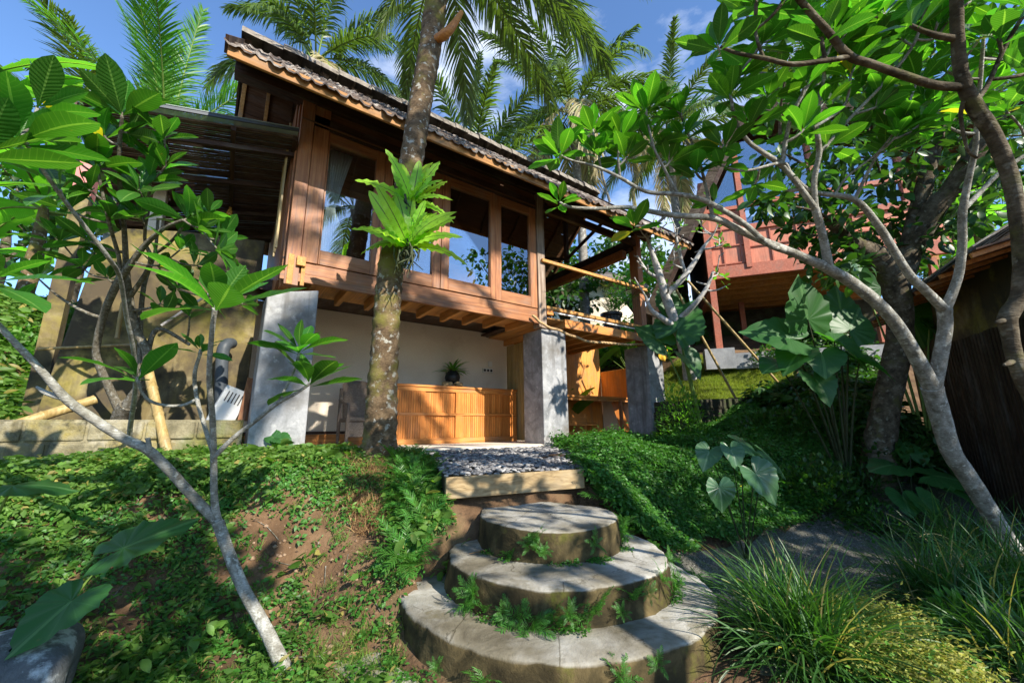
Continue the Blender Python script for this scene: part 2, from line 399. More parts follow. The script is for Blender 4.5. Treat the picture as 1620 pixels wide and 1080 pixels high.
M['bark_pale'] = barkmat('pale_bare_bark', (.28, .26, .23), (.45, .43, .40), (.60, .58, .54), 12, (.62, .6, .57))
M['bark_palm'] = barkmat('palm_bark_moss_lichen', (.045, .03, .017), (.15, .10, .055), (.27, .19, .11), 9, (.42, .40, .33), moss=(2.0, .49, (.17, .15, .035)))
M['bark_palm_grey'] = barkmat('grey_palm_bark', (.15, .14, .12), (.27, .25, .22), (.40, .38, .34), 5, (.5, .5, .46))
M['soft_stem'] = surf('pale_green_stem', [(.3, (.10, .17, .03)), (.7, (.20, .30, .06))], 8, rough=.5, bs=.1)
M['dark_stem'] = surf('dark_leaf_stem', [(.3, (.02, .025, .012)), (.7, (.06, .075, .03))], 8, rough=.6, bs=.1)
# leaves
M['frangi'] = leafmat('frangipani_leaf', (.026, .105, .010), (.075, .215, .020), .45, rough=.36, spec=.42, vein=(.15, .30, .05), rare=(.012, (.36, .27, .03)), nv=14)
M['frangi_dark'] = leafmat('deep_green_frangipani_leaf', (.019, .082, .012), (.054, .168, .020), .40, rough=.36, spec=.42, vein=(.12, .24, .05), rare=(.012, (.40, .29, .02)), nv=14)
M['palm'] = leafmat('coconut_leaf', (.045, .085, .018), (.11, .16, .035), .25, rough=.38, spec=.5, ns=.4)
M['palm_bright'] = leafmat('young_coconut_leaf', (.05, .16, .02), (.11, .24, .03), .4, rough=.4, spec=.4, ns=.4)
M['palm_dry'] = leafmat('ageing_coconut_leaf', (.26, .22, .11), (.42, .38, .22), .3, rough=.5, spec=.3, ns=.4, tcol=(1.6, 1.5, .9))
M['fern'] = leafmat('bird_nest_fern_leaf', (.20, .41, .03), (.34, .53, .055), .45, rough=.4, spec=.4, vein=(.07, .11, .02), nv=22)
M['taro'] = leafmat('elephant_ear_leaf', (.028, .115, .026), (.05, .17, .033), .35, rough=.46, spec=.45, vein=(.14, .30, .10), nv=11, radial=True)
M['taro_pale'] = leafmat('pale_veined_elephant_ear_leaf', (.05, .14, .055), (.075, .18, .07), .25, rough=.3, spec=.5, vein=(.20, .33, .19), nv=13, radial=True)
M['banana'] = leafmat('banana_leaf', (.06, .20, .02), (.11, .29, .035), .45, rough=.4, spec=.4, vein=(.28, .42, .10), nv=34)
M['broad'] = leafmat('dark_broadleaf', (.018, .055, .010), (.045, .115, .02), .3, rough=.4, spec=.4)
M['broad_bright'] = leafmat('bright_broadleaf', (.06, .17, .02), (.13, .28, .04), .4, rough=.45, spec=.3)
M['cover'] = leafmat('ground_cover_leaf', (.028, .105, .014), (.075, .20, .03), .3, rough=.45, spec=.35, ns=1.3)
M['weed'] = leafmat('mixed_weed_leaf', (.04, .115, .018), (.14, .235, .04), .35, rough=.5, spec=.3, rare=(.06, (.28, .22, .07)), ns=1.0)
M['grass'] = leafmat('lawn_grass_blade', (.13, .19, .035), (.29, .31, .08), .4, rough=.5, spec=.3, ns=.8)
M['blade'] = leafmat('dark_strap_leaf', (.020, .075, .016), (.075, .17, .035), .25, rough=.42, spec=.4, ns=2, rare=(.06, (.34, .27, .12)))
M['gold'] = leafmat('golden_small_leaf', (.16, .24, .04), (.50, .42, .10), .35, rough=.5, spec=.3, rare=(.15, (.14, .27, .04)), tcol=(1.4, 1.4, .8))
M['dryleaf'] = leafmat('dry_fallen_leaf', (.22, .12, .05), (.40, .26, .13), .2, rough=.7, spec=.2, tcol=(1.2, 1, .8))

# ------------------------------------------------------------------ terrain: one sheet, from surveyed points
CP = [(-12, -12, -1.05), (0, -12, -1.05), (12, -12, -1.0), (-3, 0, -1.05), (0, 0, -1.05), (3, 0, -1.05), (6, -3, -1.0), (0, 2, -1.05), (1.6, 1, -1.05), (3, 1.2, -1.05), (-1.5, 2.2, -1.05), (-1.2, 3.1, -1.03), (0, 2.9, -1.05), (.6, 2.7, -1.05), (.95, 2.75, -1.04),
      (-1.5, 3.6, -.97), (-.6, 3.5, -.98), (0, 3.45, -.97), (.6, 3.42, -.95), (1.05, 3.2, -.78), (1.35, 3.15, -.58), (-1.5, 4.02, -.55), (-.6, 3.98, -.55), (0, 3.96, -.53), (.6, 3.86, -.5), (1.1, 3.7, -.38),
      (-2, 4.3, -.16), (-1.2, 4.3, -.16), (-.4, 4.25, -.14), (.4, 4.2, -.12), (1.0, 4.15, -.10), (1.45, 4.1, -.12), (1.7, 3.7, -.25),
      (-2, 5.3, -.06), (-.8, 5.3, -.06), (.4, 5.2, -.09), (1.5, 5.0, -.08), (2.4, 5.0, -.16), (2.4, 4.0, -.20), (2.3, 3.5, -.24), (2.6, 3.2, -.34), (2.2, 3.15, -.5),
      (3.0, 3.3, -.2), (3.2, 2.9, -.5), (3.3, 2.7, -.8), (3.6, 2.35, -1.05), (4.1, 2.75, -.86), (4.0, 3.2, -.36), (3.6, 4.0, -.08), (4.7, 2.55, -1.04), (4.8, 3.0, -.55), (5.0, 3.8, -.14), (4.6, 5.0, -.04),
      (5.5, 2.2, -1.04), (5.6, 2.7, -.66), (6, 3.4, -.30), (6.3, 5.0, -.02), (7.4, 5.0, .0), (7.2, 3.6, .0), (6.9, 1.85, -1.02), (7.1, 2.5, -.30), (7.6, 2.2, -.28), (8.2, 2.4, .22), (8.3, 1.8, -.2), (8.5, 3.4, .4), (8.6, 1.3, -.75), (9.6, 2.3, .4), (10.4, 2.7, .8),
      (5, 1, -1.05), (6, .2, -1.0), (4, -.5, -1.03), (7.2, .6, -.96), (10, 0, -.9),
      (0, 7.5, -.1), (4, 7.5, -.1), (7.5, 7.0, -.1), (7.8, 5.9, -.05), (-1.5, 6.5, -.05), (0, 6.3, -.05),
      (8.5, 5.5, .5), (8.75, 4.55, .66), (9.3, 3.7, .68), (9.2, 5.2, 1.35), (9.9, 4.3, 1.4), (10.3, 5.0, 2.0), (10.6, 4.0, 1.95), (9.6, 6.0, 1.95), (11, 3.2, 1.4), (13, 4.5, 2.6), (12, 7, 3.0), (14, 9, 3.8),
      (8.5, 9.5, 2.4), (5, 10.5, 1.8), (2, 11, 1.2), (8, 13, 3.0), (12, 13, 3.6), (3, 15, 2.6), (-2.3, 6.2, .05), (-2.6, 7.2, .35), (-2.2, 8.6, .75), (-2.6, 9.6, 2.0), (-4, 7.5, 1.2), (-1, 10, 1.2), (-4, 4.5, .1), (-3.5, 3, -.8),
      (-6, 12, 3.4), (-5, 20, 4.0), (8, 25, 4.5), (20, 20, 5), (20, 6, 3.5), (16, 1, 1.5), (20, -8, 0), (-15, 8, 2), (-20, 25, 4), (30, 35, 6), (-40, -40, -1.05), (60, -40, -1), (60, 60, 7), (-40, 60, 6), (300, -300, -1), (-300, -300, -1), (-300, 300, 7), (300, 300, 7)]
# pads that must stay low: the steps' footing
CP = np.array(CP, float)
_K = np.linalg.norm(CP[:, None, :2]-CP[None, :, :2], axis=2)
_wt = np.linalg.solve(np.block([[_K, np.ones((len(CP), 1))], [np.ones((1, len(CP))), np.zeros((1, 1))]]), np.append(CP[:, 2], 0))
_ph = RNG.uniform(0, 6.28, (14, 2)); _fd = RNG.normal(0, 1, (14, 2))*np.repeat([1.5, 3.2], 7)[:, None]
def terr(x, y):
    x, y = np.asarray(x, float), np.asarray(y, float)
    P = np.stack([x.ravel(), y.ravel()], -1)
    z = np.linalg.norm(P[:, None]-CP[None, :, :2], axis=2) @ _wt[:-1] + _wt[-1]
    ns = (np.sin(P @ _fd.T + _ph[:, 0]) * np.repeat([.012, .008], 7)).sum(1)
    z = z + ns*np.clip((P[:, 1]-2.3)/.8, 0, 1)
    hs = (P[:, 0] > -.35) & (P[:, 0] < 8.2) & (P[:, 1] > 5.35) & (P[:, 1] < 8.4)
    z = np.where(hs, np.minimum(z, -.12), z)
    r = np.hypot(P[:, 0]-2.2, P[:, 1]-2.56)
    z = np.where((r < 1.02) & (P[:, 1] < 3.2), np.minimum(z, -.72-.33*np.clip((r-.7)/.3, 0, 1)), z)
    return z.reshape(x.shape)
def tnorm(x, y, e=.06):
    gx = (terr(x+e, y)-terr(x-e, y))/(2*e); gy = (terr(x, y+e)-terr(x, y-e))/(2*e)
    n = np.stack([-gx, -gy, np.ones_like(gx)], -1); return n/np.linalg.norm(n, axis=-1)[..., None]
def axis_(lo, hi, a, b, st):
    c1 = a-np.cumsum(st*1.35**np.arange(1, 60)); c2 = b+np.cumsum(st*1.35**np.arange(1, 60))
    return np.concatenate([c1[c1 > lo][::-1], np.arange(a, b+st/2, st), c2[c2 < hi]])
gx_, gy_ = axis_(-280, 280, -4, 11.5, .07), axis_(-280, 280, -.5, 9.5, .07)
XX, YY = np.meshgrid(gx_, gy_, indexing='ij')
ZZ = np.concatenate([terr(XX[i:i+20], YY[i:i+20]) for i in range(0, len(gx_), 20)])
i = np.arange(len(gx_)-1)[:, None]*len(gy_); j = np.arange(len(gy_)-1)[None]
mb = MB().add(np.stack([XX, YY, ZZ], -1).reshape(-1, 3), np.stack([i+j, i+len(gy_)+j, i+len(gy_)+j+1, i+j+1], -1).reshape(-1, 4))
tag(mb.build('ground', M['soil'], smooth=True, origin=(0, 0, 0)), 'red brown garden soil sloping down from the house', None, kind='structure')
def sheet(name, outline, m, dz, label, st=.12):
    """A thin sheet laid dz above the terrain inside an outline."""
    o = np.array(outline, float); lo, hi = o.min(0), o.max(0)
    xs, ys = np.arange(lo[0], hi[0]+st, st), np.arange(lo[1], hi[1]+st, st)
    A, B = np.meshgrid(xs, ys, indexing='ij'); ins = np.zeros(A.shape, bool)
    for k in range(len(o)):
        (x0, y0), (x1, y1) = o[k], o[k-1]
        ins ^= ((y0 > B) != (y1 > B)) & (A < (x1-x0)*(B-y0)/(y1-y0+1e-12)+x0)
    fi = [(a, b) for a in range(len(xs)-1) for b in range(len(ys)-1) if ins[a:a+2, b:b+2].sum() >= 2]
    V = np.stack([A, B, terr(A, B)+dz], -1).reshape(-1, 3); n = len(ys)
    F = np.array([(a*n+b, (a+1)*n+b, (a+1)*n+b+1, a*n+b+1) for a, b in fi])
    return tag(MB().add(V, F).build(name, m, smooth=True, origin=(0, 0, 0)), label, None, kind='structure')
sheet('path', [(2.6, .3), (8.6, -.2), (8.9, 1.3), (7.2, 2.0), (6.3, 2.15), (5.4, 2.35), (4.7, 2.5), (4.0, 2.55), (3.5, 2.45), (3.25, 1.9)], M['gravel'], .012, 'grey gravel path at the foot of the bank')
slab = MB().box((-.4, 5.3, -.16), (8.3, 8.3, 0)).build('patio_slab', M['plaster'], origin=(0, 5.3, -.16)); bevel(slab, .012)
tag(slab, 'pale cement floor slab under the house', None, kind='structure')

# ------------------------------------------------------------------ the wooden house
H = thing('wooden_house', 'wooden house raised on grey concrete pillars, with tiled roof and tall windows', 'house', (4, 5.4, 0))
for x0, x1, y1, zt in ((.27, .845, 5.98, 1.985), (4.455, 5.02, 5.93, 1.975), (7.40, 7.92, 6.0, 1.985)):
    V = [(x, y, z) for z in (-.14, zt) for x, y in ((x0, 5.38), (x1, 5.38), (x1, y1), (x0, y1))]
    if x0 < 1: V[4] = (.30, 5.38, 1.86); V[7] = (.30, y1, 1.86)
    o = MB().add(V, [(3, 2, 1, 0), (4, 5, 6, 7), (0, 1, 5, 4), (1, 2, 6, 5), (2, 3, 7, 6), (3, 0, 4, 7)]).build('pillar', M['concrete'], H); bevel(o, .012)
def part(name, m, boxes, bv=.004, smooth=False):
    mb = MB()
    for a, b in boxes: mb.box(a, b)
    o = mb.build(name, m, H, smooth)
    if bv: bevel(o, bv, 1)
    return o
def parts(name, m, boxes, bv=.004): return [part(name, m, [b], bv) for b in boxes]
# floor: fascia boards, joists, boards
part('floor_beam', M['red_wood'], [((.40, 5.352, 2.045), (4.38, 5.40, 2.155))])
part('wall_board', M['red_wood'], [((.62, 5.385, 2.165), (4.38, 5.42, 2.315))])
for x in (.80, 1.225, 1.655, 2.075, 2.495, 2.92, 3.345, 3.77, 4.27):
    part('joist', M['joist_wood'], [((x-.035, 5.402, 2.05), (x+.035, 6.2, 2.178))])
part('floor', M['joist_wood'], [((.42+k*.2, 5.41, 2.18), (.42+k*.2+.196, 6.35, 2.205)) for k in range(20)], 0)
part('floor', M['dark_deep'], [((4.425, 5.56, 2.2125), (4.70, 8.2, 2.24))], 0)  # strip added to stop sun leaking between room floor and deck
part('shade_dark_ceiling', M['dark_deep'], [((-.3, 6.36, 2.3), (4.4, 7.39, 2.34)), ((-.3, 6.36, 2.18), (4.4, 6.40, 2.299))], 0)  # dark boards stand in for the shade of the gap behind the joists
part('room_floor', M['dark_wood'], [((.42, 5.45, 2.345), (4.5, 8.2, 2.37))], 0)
# ground floor walls
part('back_wall', M['plaster'], [((-.35, 7.4, 0), (5.3, 7.5, 2.3))])
part('skirting', M['dark_wood'], [((-.3, 7.375, .20), (2.3, 7.398, .245))])
part('plinth', M['orange_wood'], [((-.3, 7.36, .0), (2.3, 7.398, .195))])
part('wall_panel', M['bamboo'], [((5.04+.0, 6.0+k*.12, .02), (5.07, 6.0+k*.12+.115, 2.03)) for k in range(11)])
part('bay_wall', M['ply'], [((5.08, 7.42, .0), (6.74, 7.46, 2.3)), ((6.75, 7.42, .0), (8.12, 7.46, 2.3))])
part('side_panel', M['ply'], [((8.13, 6.05, .95), (8.17, 7.41, 1.68))])
part('side_panel', M['plaster'], [((8.125, 6.05, .02), (8.16, 7.41, .945))])
# corner post and window wall
part('corner_post', M['red_wood_up'], [((.445, 5.35, 1.99), (.60, 5.47, 4.56)), ((.605, 5.362, 2.32), (.795, 5.46, 4.56)), ((.42, 5.46, 1.99), (.442, 5.6, 4.56))])
part('post_foot', M['joist_wood'], [((.47, 5.34, 1.99), (.535, 5.349, 2.38)), ((.56, 5.31, 2.24), (.66, 5.36, 2.36)), ((.62, 5.345, 2.0), (.665, 5.384, 2.3))])
def window(x0, x1, sl, sr, pz0=2.52, pz1=4.09, zb=2.325, zt=4.24, fy=5.372):
    w = part('window', M['red_wood_up'], [((x0, fy, zb), (x0+sl, fy+.07, zt)), ((x1-sr, fy, zb), (x1, fy+.07, zt))])
    for a, b in ((zb, pz0), (pz1, zt)): bevel(MB().box((x0+sl, fy+.003, a), (x1-sr, fy+.066, b)).build('rail', M['red_wood'], w), .004, 1)
    MB().box((x0+sl-.01, fy+.045, pz0-.01), (x1-sr+.01, fy+.05, pz1+.01)).build('pane', M['glass'], w)
window(.80, 1.575, .02, .125)
window(1.58, 2.49, .12, .13)
window(2.495, 3.475, .135, .085, fy=5.36)
window(3.48, 4.375, .13, .14)
part('grey_post', M['grey_post'], [((4.385, 5.35, 1.98), (4.555, 5.52, 4.56))])
part('head_beam', M['dark_wood'], [((.45, 5.362, 4.245), (4.38, 5.43, 4.42))])
part('head_trim', M['soffit'], [((.45, 5.345, 4.275), (4.38, 5.361, 4.30))])
part('head_panel', M['soffit'], [((.45, 5.40, 4.421), (4.38, 5.44, 4.56))])
part('purlin', M['dark_wood'], [((-.32, 5.33, 4.56), (7.84, 5.50, 4.74))])
# upstairs room: side and back walls
part('gable_wall', M['red_wood_up'], [((.40, 5.62+k*.3, 2.1), (.44, 5.62+k*.3+.296, 4.7)) for k in range(9)])
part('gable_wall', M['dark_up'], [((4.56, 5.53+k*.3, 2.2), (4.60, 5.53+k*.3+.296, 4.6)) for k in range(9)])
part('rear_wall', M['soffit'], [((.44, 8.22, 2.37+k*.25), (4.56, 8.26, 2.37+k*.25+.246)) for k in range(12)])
part('side_batten', M['bamboo'], [((.33, 5.56+k*.16, 2.5), (.355, 5.56+k*.16+.035, 4.3)) for k in range(3)])
# wing wall of planks under the left eave
part('wing_wall', M['soffit'], [((-.22, 6.1, 3.9+k*.17), (.38, 6.13, 3.9+k*.17+.166)) for k in range(8)])
part('wing_frame', M['joist_wood'], [((-.25, 6.05, 3.8), (-.20, 6.10, 5.2)), ((.04, 6.06, 3.8), (.085, 6.098, 5.2))])
# balcony
part('deck_beam', M['orange_wood'], [((5.0, 5.352, 2.05), (7.27, 5.40, 2.215))])
part('deck_beam', M['orange_wood'], [((4.57, 5.345, 2.24), (4.72, 5.50, 2.36))])
part('deck_beam', M['orange_wood'], [((7.50, 5.30, 2.0), (7.66, 5.48, 2.16))])
for x in (5.05, 5.45, 5.85, 6.25, 6.65, 7.05):
    part('deck_joist', M['joist_wood'], [((x-.035, 5.402, 2.06), (x+.035, 8.2, 2.178))])
part('deck', M['joist_wood'], [((4.62+k*.2, 5.41, 2.18), (4.62+k*.2+.194, 8.2, 2.21)) for k in range(14)], 0)
part('low_rail', M['joist_wood'], [((4.56, 5.335, 2.335), (7.30, 5.40, 2.395))])
part('conduit', M['white_plastic'], [((4.74, 5.36, 2.29), (7.28, 5.385, 2.318))])
part('rail', M['joist_wood'], [((4.45, 5.29, 3.20), (7.47, 5.345, 3.26))])
part('balcony_post', M['red_wood_up'], [((7.30, 5.38, 1.99), (7.47, 5.60, 4.56))])
part('eave_beam', M['dark_wood'], [((4.56, 5.37, 4.28), (7.30, 5.45, 4.42))])
part('tie_beam', M['dark_deep'], [((7.20, 5.46, 4.19), (7.34, 8.9, 4.46))])
part('tie_beam', M['red_wood'], [((6.98, 5.52, 3.98), (7.12, 8.6, 4.16))])
part('tie_beam', M['dark_deep'], [((4.62, 5.53, 4.2), (4.74, 8.9, 4.42))])
RY, RZ, EY, EZ = 7.1, 6.66, 4.44, 3.97
part('king_post', M['dark_up'], [((6.90, 7.24, 4.461), (7.0, 7.34, 6.4))])
for y0 in (5.7, 8.8):
    mb = MB().bar((6.95, y0+(.25 if y0 < 7 else -.25), 5.05), (6.95, 7.29, 4.55), .05, .07)
    mb.build('brace', M['dark_deep'], H)
# roof: boards, rafters, fascia, tiles, ridge
SL = (RZ-.12-(EZ+.14))/(RY-EY)
def zr(y): return EZ+.14+SL*(y-EY) if y < RY else EZ+.14+SL*(RY-EY)-SL*(y-RY)
YB = 2*RY-EY
for ya, yb in ((EY, RY), (YB, RY)):
    mb = MB(); n = 12
    for k in range(n):
        a, b = ya+(yb-ya)*k/n, ya+(yb-ya)*(k+.97)/n
        mb.bar((-.33, (a+b)/2, (zr(a)+zr(b))/2-.03), (7.86, (a+b)/2, (zr(a)+zr(b))/2-.03), np.hypot(b-a, zr(b)-zr(a)), .016, (0, -SL if ya < RY else SL, 1))
    mb.build('soffit', M['soffit'], H)
for x in np.arange(-.28, 7.9, .68):
    for ya in (EY, YB):
        MB().bar((x, ya, zr(ya)-.09), (x, RY, zr(RY)-.09), .06, .09, (0, -SL if ya < RY else SL, 1)).build('rafter', M['soffit'], H)
part('fascia', M['fascia'], [((-.345, EY-.025, EZ), (7.875, EY+.01, EZ+.15))])
part('fascia', M['fascia'], [((-.345, YB-.01, EZ), (7.875, YB+.025, EZ+.15))])
for x in (-.36, 7.872):
    mb = MB()
    for ya in (EY-.02, YB+.02): mb.bar((x, ya, zr(min(max(ya, EY), YB))-.02), (x, RY, zr(RY)-.02), .03, .17, (0, -SL if ya < RY else SL, 1))
    mb.build('barge_board', M['dark_deep'], H)
def tiles(front):
    ya, yb = (EY-.07, RY) if front else (YB+.07, RY)
    ncol, nc, nx = 62, 15, 7
    xs = np.linspace(-.38, 7.90, ncol*nx+1); mb = MB()
    ph = (np.arange(len(xs)) % nx)/nx; prof = .017*np.cos(ph*6.283) + .008*np.cos(ph*12.57)
    col = np.minimum(np.arange(len(xs))//nx, ncol-1)
    for r in range(nc):
        jit = RNG.normal(0, .020, ncol)[col]; jz = RNG.normal(0, .012, ncol)[col]
        y0, y1 = ya+(yb-ya)*r/nc, ya+(yb-ya)*(r+1.12)/nc
        sg = 1 if front else -1
        rows = []
        for (y, dz) in ((y0, .006), (y0, .030), (y1, .010)):
            yy = y + jit*sg
            base = EZ+.14+SL*((yy-EY) if front else (YB-yy))
            rows.append(np.stack([xs + RNG.normal(0, .002, len(xs)), yy, base + dz + prof + jz], -1))
        V = np.concatenate(rows); n = len(xs); k = np.arange(n-1)
        F = np.concatenate([np.stack([k+a*n, k+1+a*n, k+1+(a+1)*n, k+(a+1)*n], -1) for a in (0, 1)])
        mb.add(V, F)
    return mb
roof = tiles(True).build('roof', M['tile'], H, True)
tiles(False).build('roof', M['tile'], H, True)
mb = MB()
for k in range(28):
    x0 = -.40+k*.2975
    a = np.linspace(-.1, math.pi+.1, 9); rr = .215+RNG.uniform(-.018, .018)
    pr = np.stack([np.cos(a)*rr, np.sin(a)*rr*.9], -1)
    V = np.concatenate([np.stack([np.full(9, x), RY+pr[:, 0]*s, RZ-.04+pr[:, 1]*s+RNG.uniform(-.014, .014)], -1) for x, s in ((x0, 1.04), (x0+.31, .95))])
    mb.add(V, [(q, q+1, q+10, q+9) for q in range(8)] + [tuple(range(9)), tuple(range(9, 18))[::-1]])
mb.build('ridge_cap', M['ridge'], H, False)

# ------------------------------------------------------------------ things of the house
def curtain(label, pts, folds, y, label_n='curtain'):
    """Cloth gathered to given left and right edges at each height, with folds."""
    n = 60; mb = MB(); rows = []
    zz = np.linspace(0, 1, 30)
    zs = np.array([p[2] for p in pts]); L_, R_ = np.array([p[0] for p in pts]), np.array([p[1] for p in pts])
    s = np.linspace(0, 1, len(pts))
    for t in zz:
        z, l, r = np.interp(t, s, zs), np.interp(t, s, L_), np.interp(t, s, R_)
        u = np.linspace(0, 1, n)
        rows.append(np.stack([l+(r-l)*u, y+.022*np.sin(u*folds*6.283+np.sin(t*5)*.6)*(.6+.4*np.cos(u*9+t)), np.full(n, z)], -1))
    i = np.arange(29)[:, None]*n; j = np.arange(n-1)[None]
    mb.add(np.concatenate(rows), np.stack([i+j, i+j+1, i+n+j+1, i+n+j], -1).reshape(-1, 4))
    o = mb.build('curtain', M['curtain'], None, True); so_ = o.modifiers.new('thickness', 'SOLIDIFY'); so_.thickness = .003
    return tag(o, label, 'curtain')
curtain('white curtain gathered in its middle inside the tall window by the corner post', [(.80, 1.16, 4.12), (.83, 1.08, 3.75), (.86, .99, 3.30), (.865, .985, 3.2), (.84, 1.10, 2.95), (.84, 1.14, 2.45)], 9, 5.56)
curtain('white curtain hanging straight inside the window beside the balcony', [(3.72, 4.30, 4.1), (3.95, 4.25, 3.5), (4.03, 4.22, 3.0), (3.98, 4.25, 2.45)], 7, 5.58)
mb = MB().lathe([(.02, 3.98), (.16, 3.95), (.20, 3.75), (.21, 3.52), (.19, 3.40), (.16, 3.41), (.18, 3.55), (.17, 3.75), (.13, 3.9)], (1.42, 6.0, 0), 20)
lp = mb.build('hanging_lamp', M['wicker'], None, True); tag(lp, 'woven basket lamp shade hanging inside the corner window', 'lamp')
mb = MB().box((2.75, 5.75, 2.38), (3.32, 6.15, 2.95)); o = mb.build('storage_chest', M['orange_wood']); bevel(o, .01); tag(o, 'orange wooden chest standing behind the window glass', 'chest')
# sideboard
CX = [2.38, 2.90, 2.98, 3.62, 3.72, 4.24, 4.32, 4.90, 5.0]
SB = thing('sideboard', 'long orange slatted wooden sideboard against the cream wall', 'sideboard', (3.7, 7.1, 0))
mb = MB().box((2.2, 6.96, .0), (5.0, 7.36, .93)); mb.build('carcass', M['orange_wood'], SB)
for nm, bx in (('top', ((2.17, 6.90, 1.005), (5.02, 7.37, 1.045))), ('rail', ((2.2, 6.92, .93), (5.0, 6.965, 1.004))), ('rail', ((2.2, 6.91, .50), (5.0, 6.962, .545))), ('base', ((2.2, 6.905, .0), (5.0, 6.962, .10)))):
    bevel(MB().box(*bx).build(nm, M['orange_wood'], SB), .004, 1)
for x0, x1 in ((2.90, 2.985), (3.60, 3.74), (4.235, 4.33), (4.89, 5.0)):
    for z0, z1 in ((.101, .499), (.546, .929)):
        MB().box((x0, 6.917, z0), (x1, 6.962, z1)).build('stile', M['orange_up'], SB)
for x0, x1, rec in ((2.2, 2.90, 0), (2.985, 3.60, 1), (3.74, 4.235, 0), (4.33, 4.89, 1)):
    for z0, z1 in ((.101, .499), (.546, .929)):
        mb = MB(); n = int((x1-x0)/.042); w = (x1-x0)/n; y = 6.925+rec*.028
        for k in range(n): mb.box((x0+k*w+.003, y+RNG.uniform(0, .002), z0), (x0+(k+1)*w-.003, 6.9605, z1))
        mb.build('slatted_door', M['orange_up'], SB)
# vase with plant on a driftwood foot
DW = MB()
for k in range(9):
    a = RNG.uniform(0, 6.28); q = np.array([3.62+.14*math.cos(a), 7.12+.10*math.sin(a), 1.05])
    DW.tube([q, q+[RNG.uniform(-.06, .06), RNG.uniform(-.05, .05), .05], [3.62+.05*math.cos(a), 7.12+.05*math.sin(a), 1.12]], [.035, .05, .03], 7, 3, wob=.2)
tag(DW.build('driftwood_stand', M['rope'], None, True), 'rough driftwood stand under the round vase', 'stand')
VS = thing('plant_vase', 'round dark glass vase holding a small spiky plant', 'vase', (3.62, 7.12, 1.11))
MB().lathe([(.0, 1.11), (.07, 1.115), (.13, 1.16), (.15, 1.23), (.13, 1.31), (.08, 1.36), (.085, 1.38), (.07, 1.36), (.0, 1.33)], (3.62, 7.12, 0), 24).build('vase', M['black_plastic'], VS, True)
T = strip_leaf(6, 2, lambda t: .065*np.sin(np.pi*np.clip(t, .02, .98))**.6, .3, .35)
n = 44; d = rdirs(n, .25, 1); P = np.tile([3.62, 7.12, 1.33], (n, 1))
MB().inst(T, P, frame(d, (0, 0, 1)), RNG.uniform(.24, .44, n)).build('plant', M['broad_bright'], VS, True)
OU = thing('wall_sockets', 'white wall switch above a triple socket on the cream wall', 'socket', (4.6, 7.39, 1.45))
bevel(MB().box((4.60, 7.37, 1.56), (4.70, 7.399, 1.68)).build('switch', M['white_plastic'], OU), .006)
so2 = bevel(MB().box((4.46, 7.37, 1.43), (4.72, 7.399, 1.52)).build('socket_plate', M['white_plastic'], OU), .006)
mb = MB()
for k in range(3): mb.lathe([(0, 0), (.028, 0), (.028, .004), (0, .004)], (4.51+k*.08, 1.475, 0), 12)
V = np.vstack(mb.V); mb.V = [np.stack([V[:, 0], 7.368-V[:, 2], V[:, 1]], -1)]; mb.F = [np.vstack(mb.F)]
mb.build('socket_hole', M['black_plastic'], so2)
# wicker chair partly behind the palm trunk
CH = thing('wicker_chair', 'brown wicker armchair behind the palm trunk', 'chair', (1.80, 6.5, 0))
V = []
def panel(rows, th, nrm): 
    rows = np.array(rows, float); n, k = rows.shape[:2]; mb = MB()
    i = np.arange(n-1)[:, None]*k; j = np.arange(k-1)[None]
    mb.add(rows.reshape(-1, 3), np.stack([i+j, i+j+1, i+k+j+1, i+k+j], -1).reshape(-1, 4)); return mb
u = np.linspace(0, 1, 9)
rows = [[(1.50+.10*(1-t)*0+(.46)*a+.05, 6.72+.16*t-.05*np.sin(a*np.pi), .42+.62*t-.05*(abs(a-.5)*2)**3*t) for a in u] for t in np.linspace(0, 1, 8)]
o = panel(rows, .03, 0).build('backrest', M['wicker'], CH, True); o.modifiers.new('thickness', 'SOLIDIFY').thickness = .03
bevel(MB().box((1.5, 6.2, .38), (2.06, 6.74, .44)).build('seat', M['wicker'], CH), .02)
bevel(MB().box((1.5, 6.18, .16), (2.06, 6.21, .37)).build('apron', M['wicker'], CH), .01)
for x in (1.5, 2.06):
    for y in (6.2, 6.72): MB().tube([(x, y, 0), (x, y, .40), (x, y, .62 if y < 6.5 else .9)], [.02, .028, .02], 8, 2).build('leg', M['wicker'], CH, True)
    MB().tube([(x, 6.2, .62), (x, 6.45, .65), (x, 6.74, .72)], .026, 8, 3).build('arm', M['wicker'], CH, True)
# work bay: table, bench, board
TB = thing('work_table', 'orange plank work table below the balcony', 'table', (7.1, 6.8, 0))
bevel(MB().box((5.6, 6.4, .90), (8.12, 7.40, .945)).build('table_top', M['orange_wood'], TB), .006)
MB().box((7.66, 6.42, 0), (7.73, 6.48, .899)).build('leg', M['red_wood_up'], TB)
MB().box((5.65, 6.42, 0), (5.72, 6.48, .899)).build('leg', M['red_wood_up'], TB)
MB().box((5.65, 6.44, .84), (8.1, 6.46, .899)).build('apron', M['orange_wood'], TB)
BN = thing('low_bench', 'low orange wooden shelf bench under the work table', 'bench', (6.5, 6.7, 0))
for nm, bx in (('back_board', ((6.1, 6.86, .33), (6.98, 6.89, .56))), ('shelf', ((6.1, 6.55, .30), (6.98, 6.85, .33))), ('shelf', ((6.1, 6.55, .12), (6.98, 6.85, .15))), ('side', ((6.07, 6.55, 0), (6.099, 6.89, .36))), ('side', ((6.981, 6.55, 0), (7.01, 6.89, .36)))):
    MB().box(*bx).build(nm, M['orange_wood'], BN)
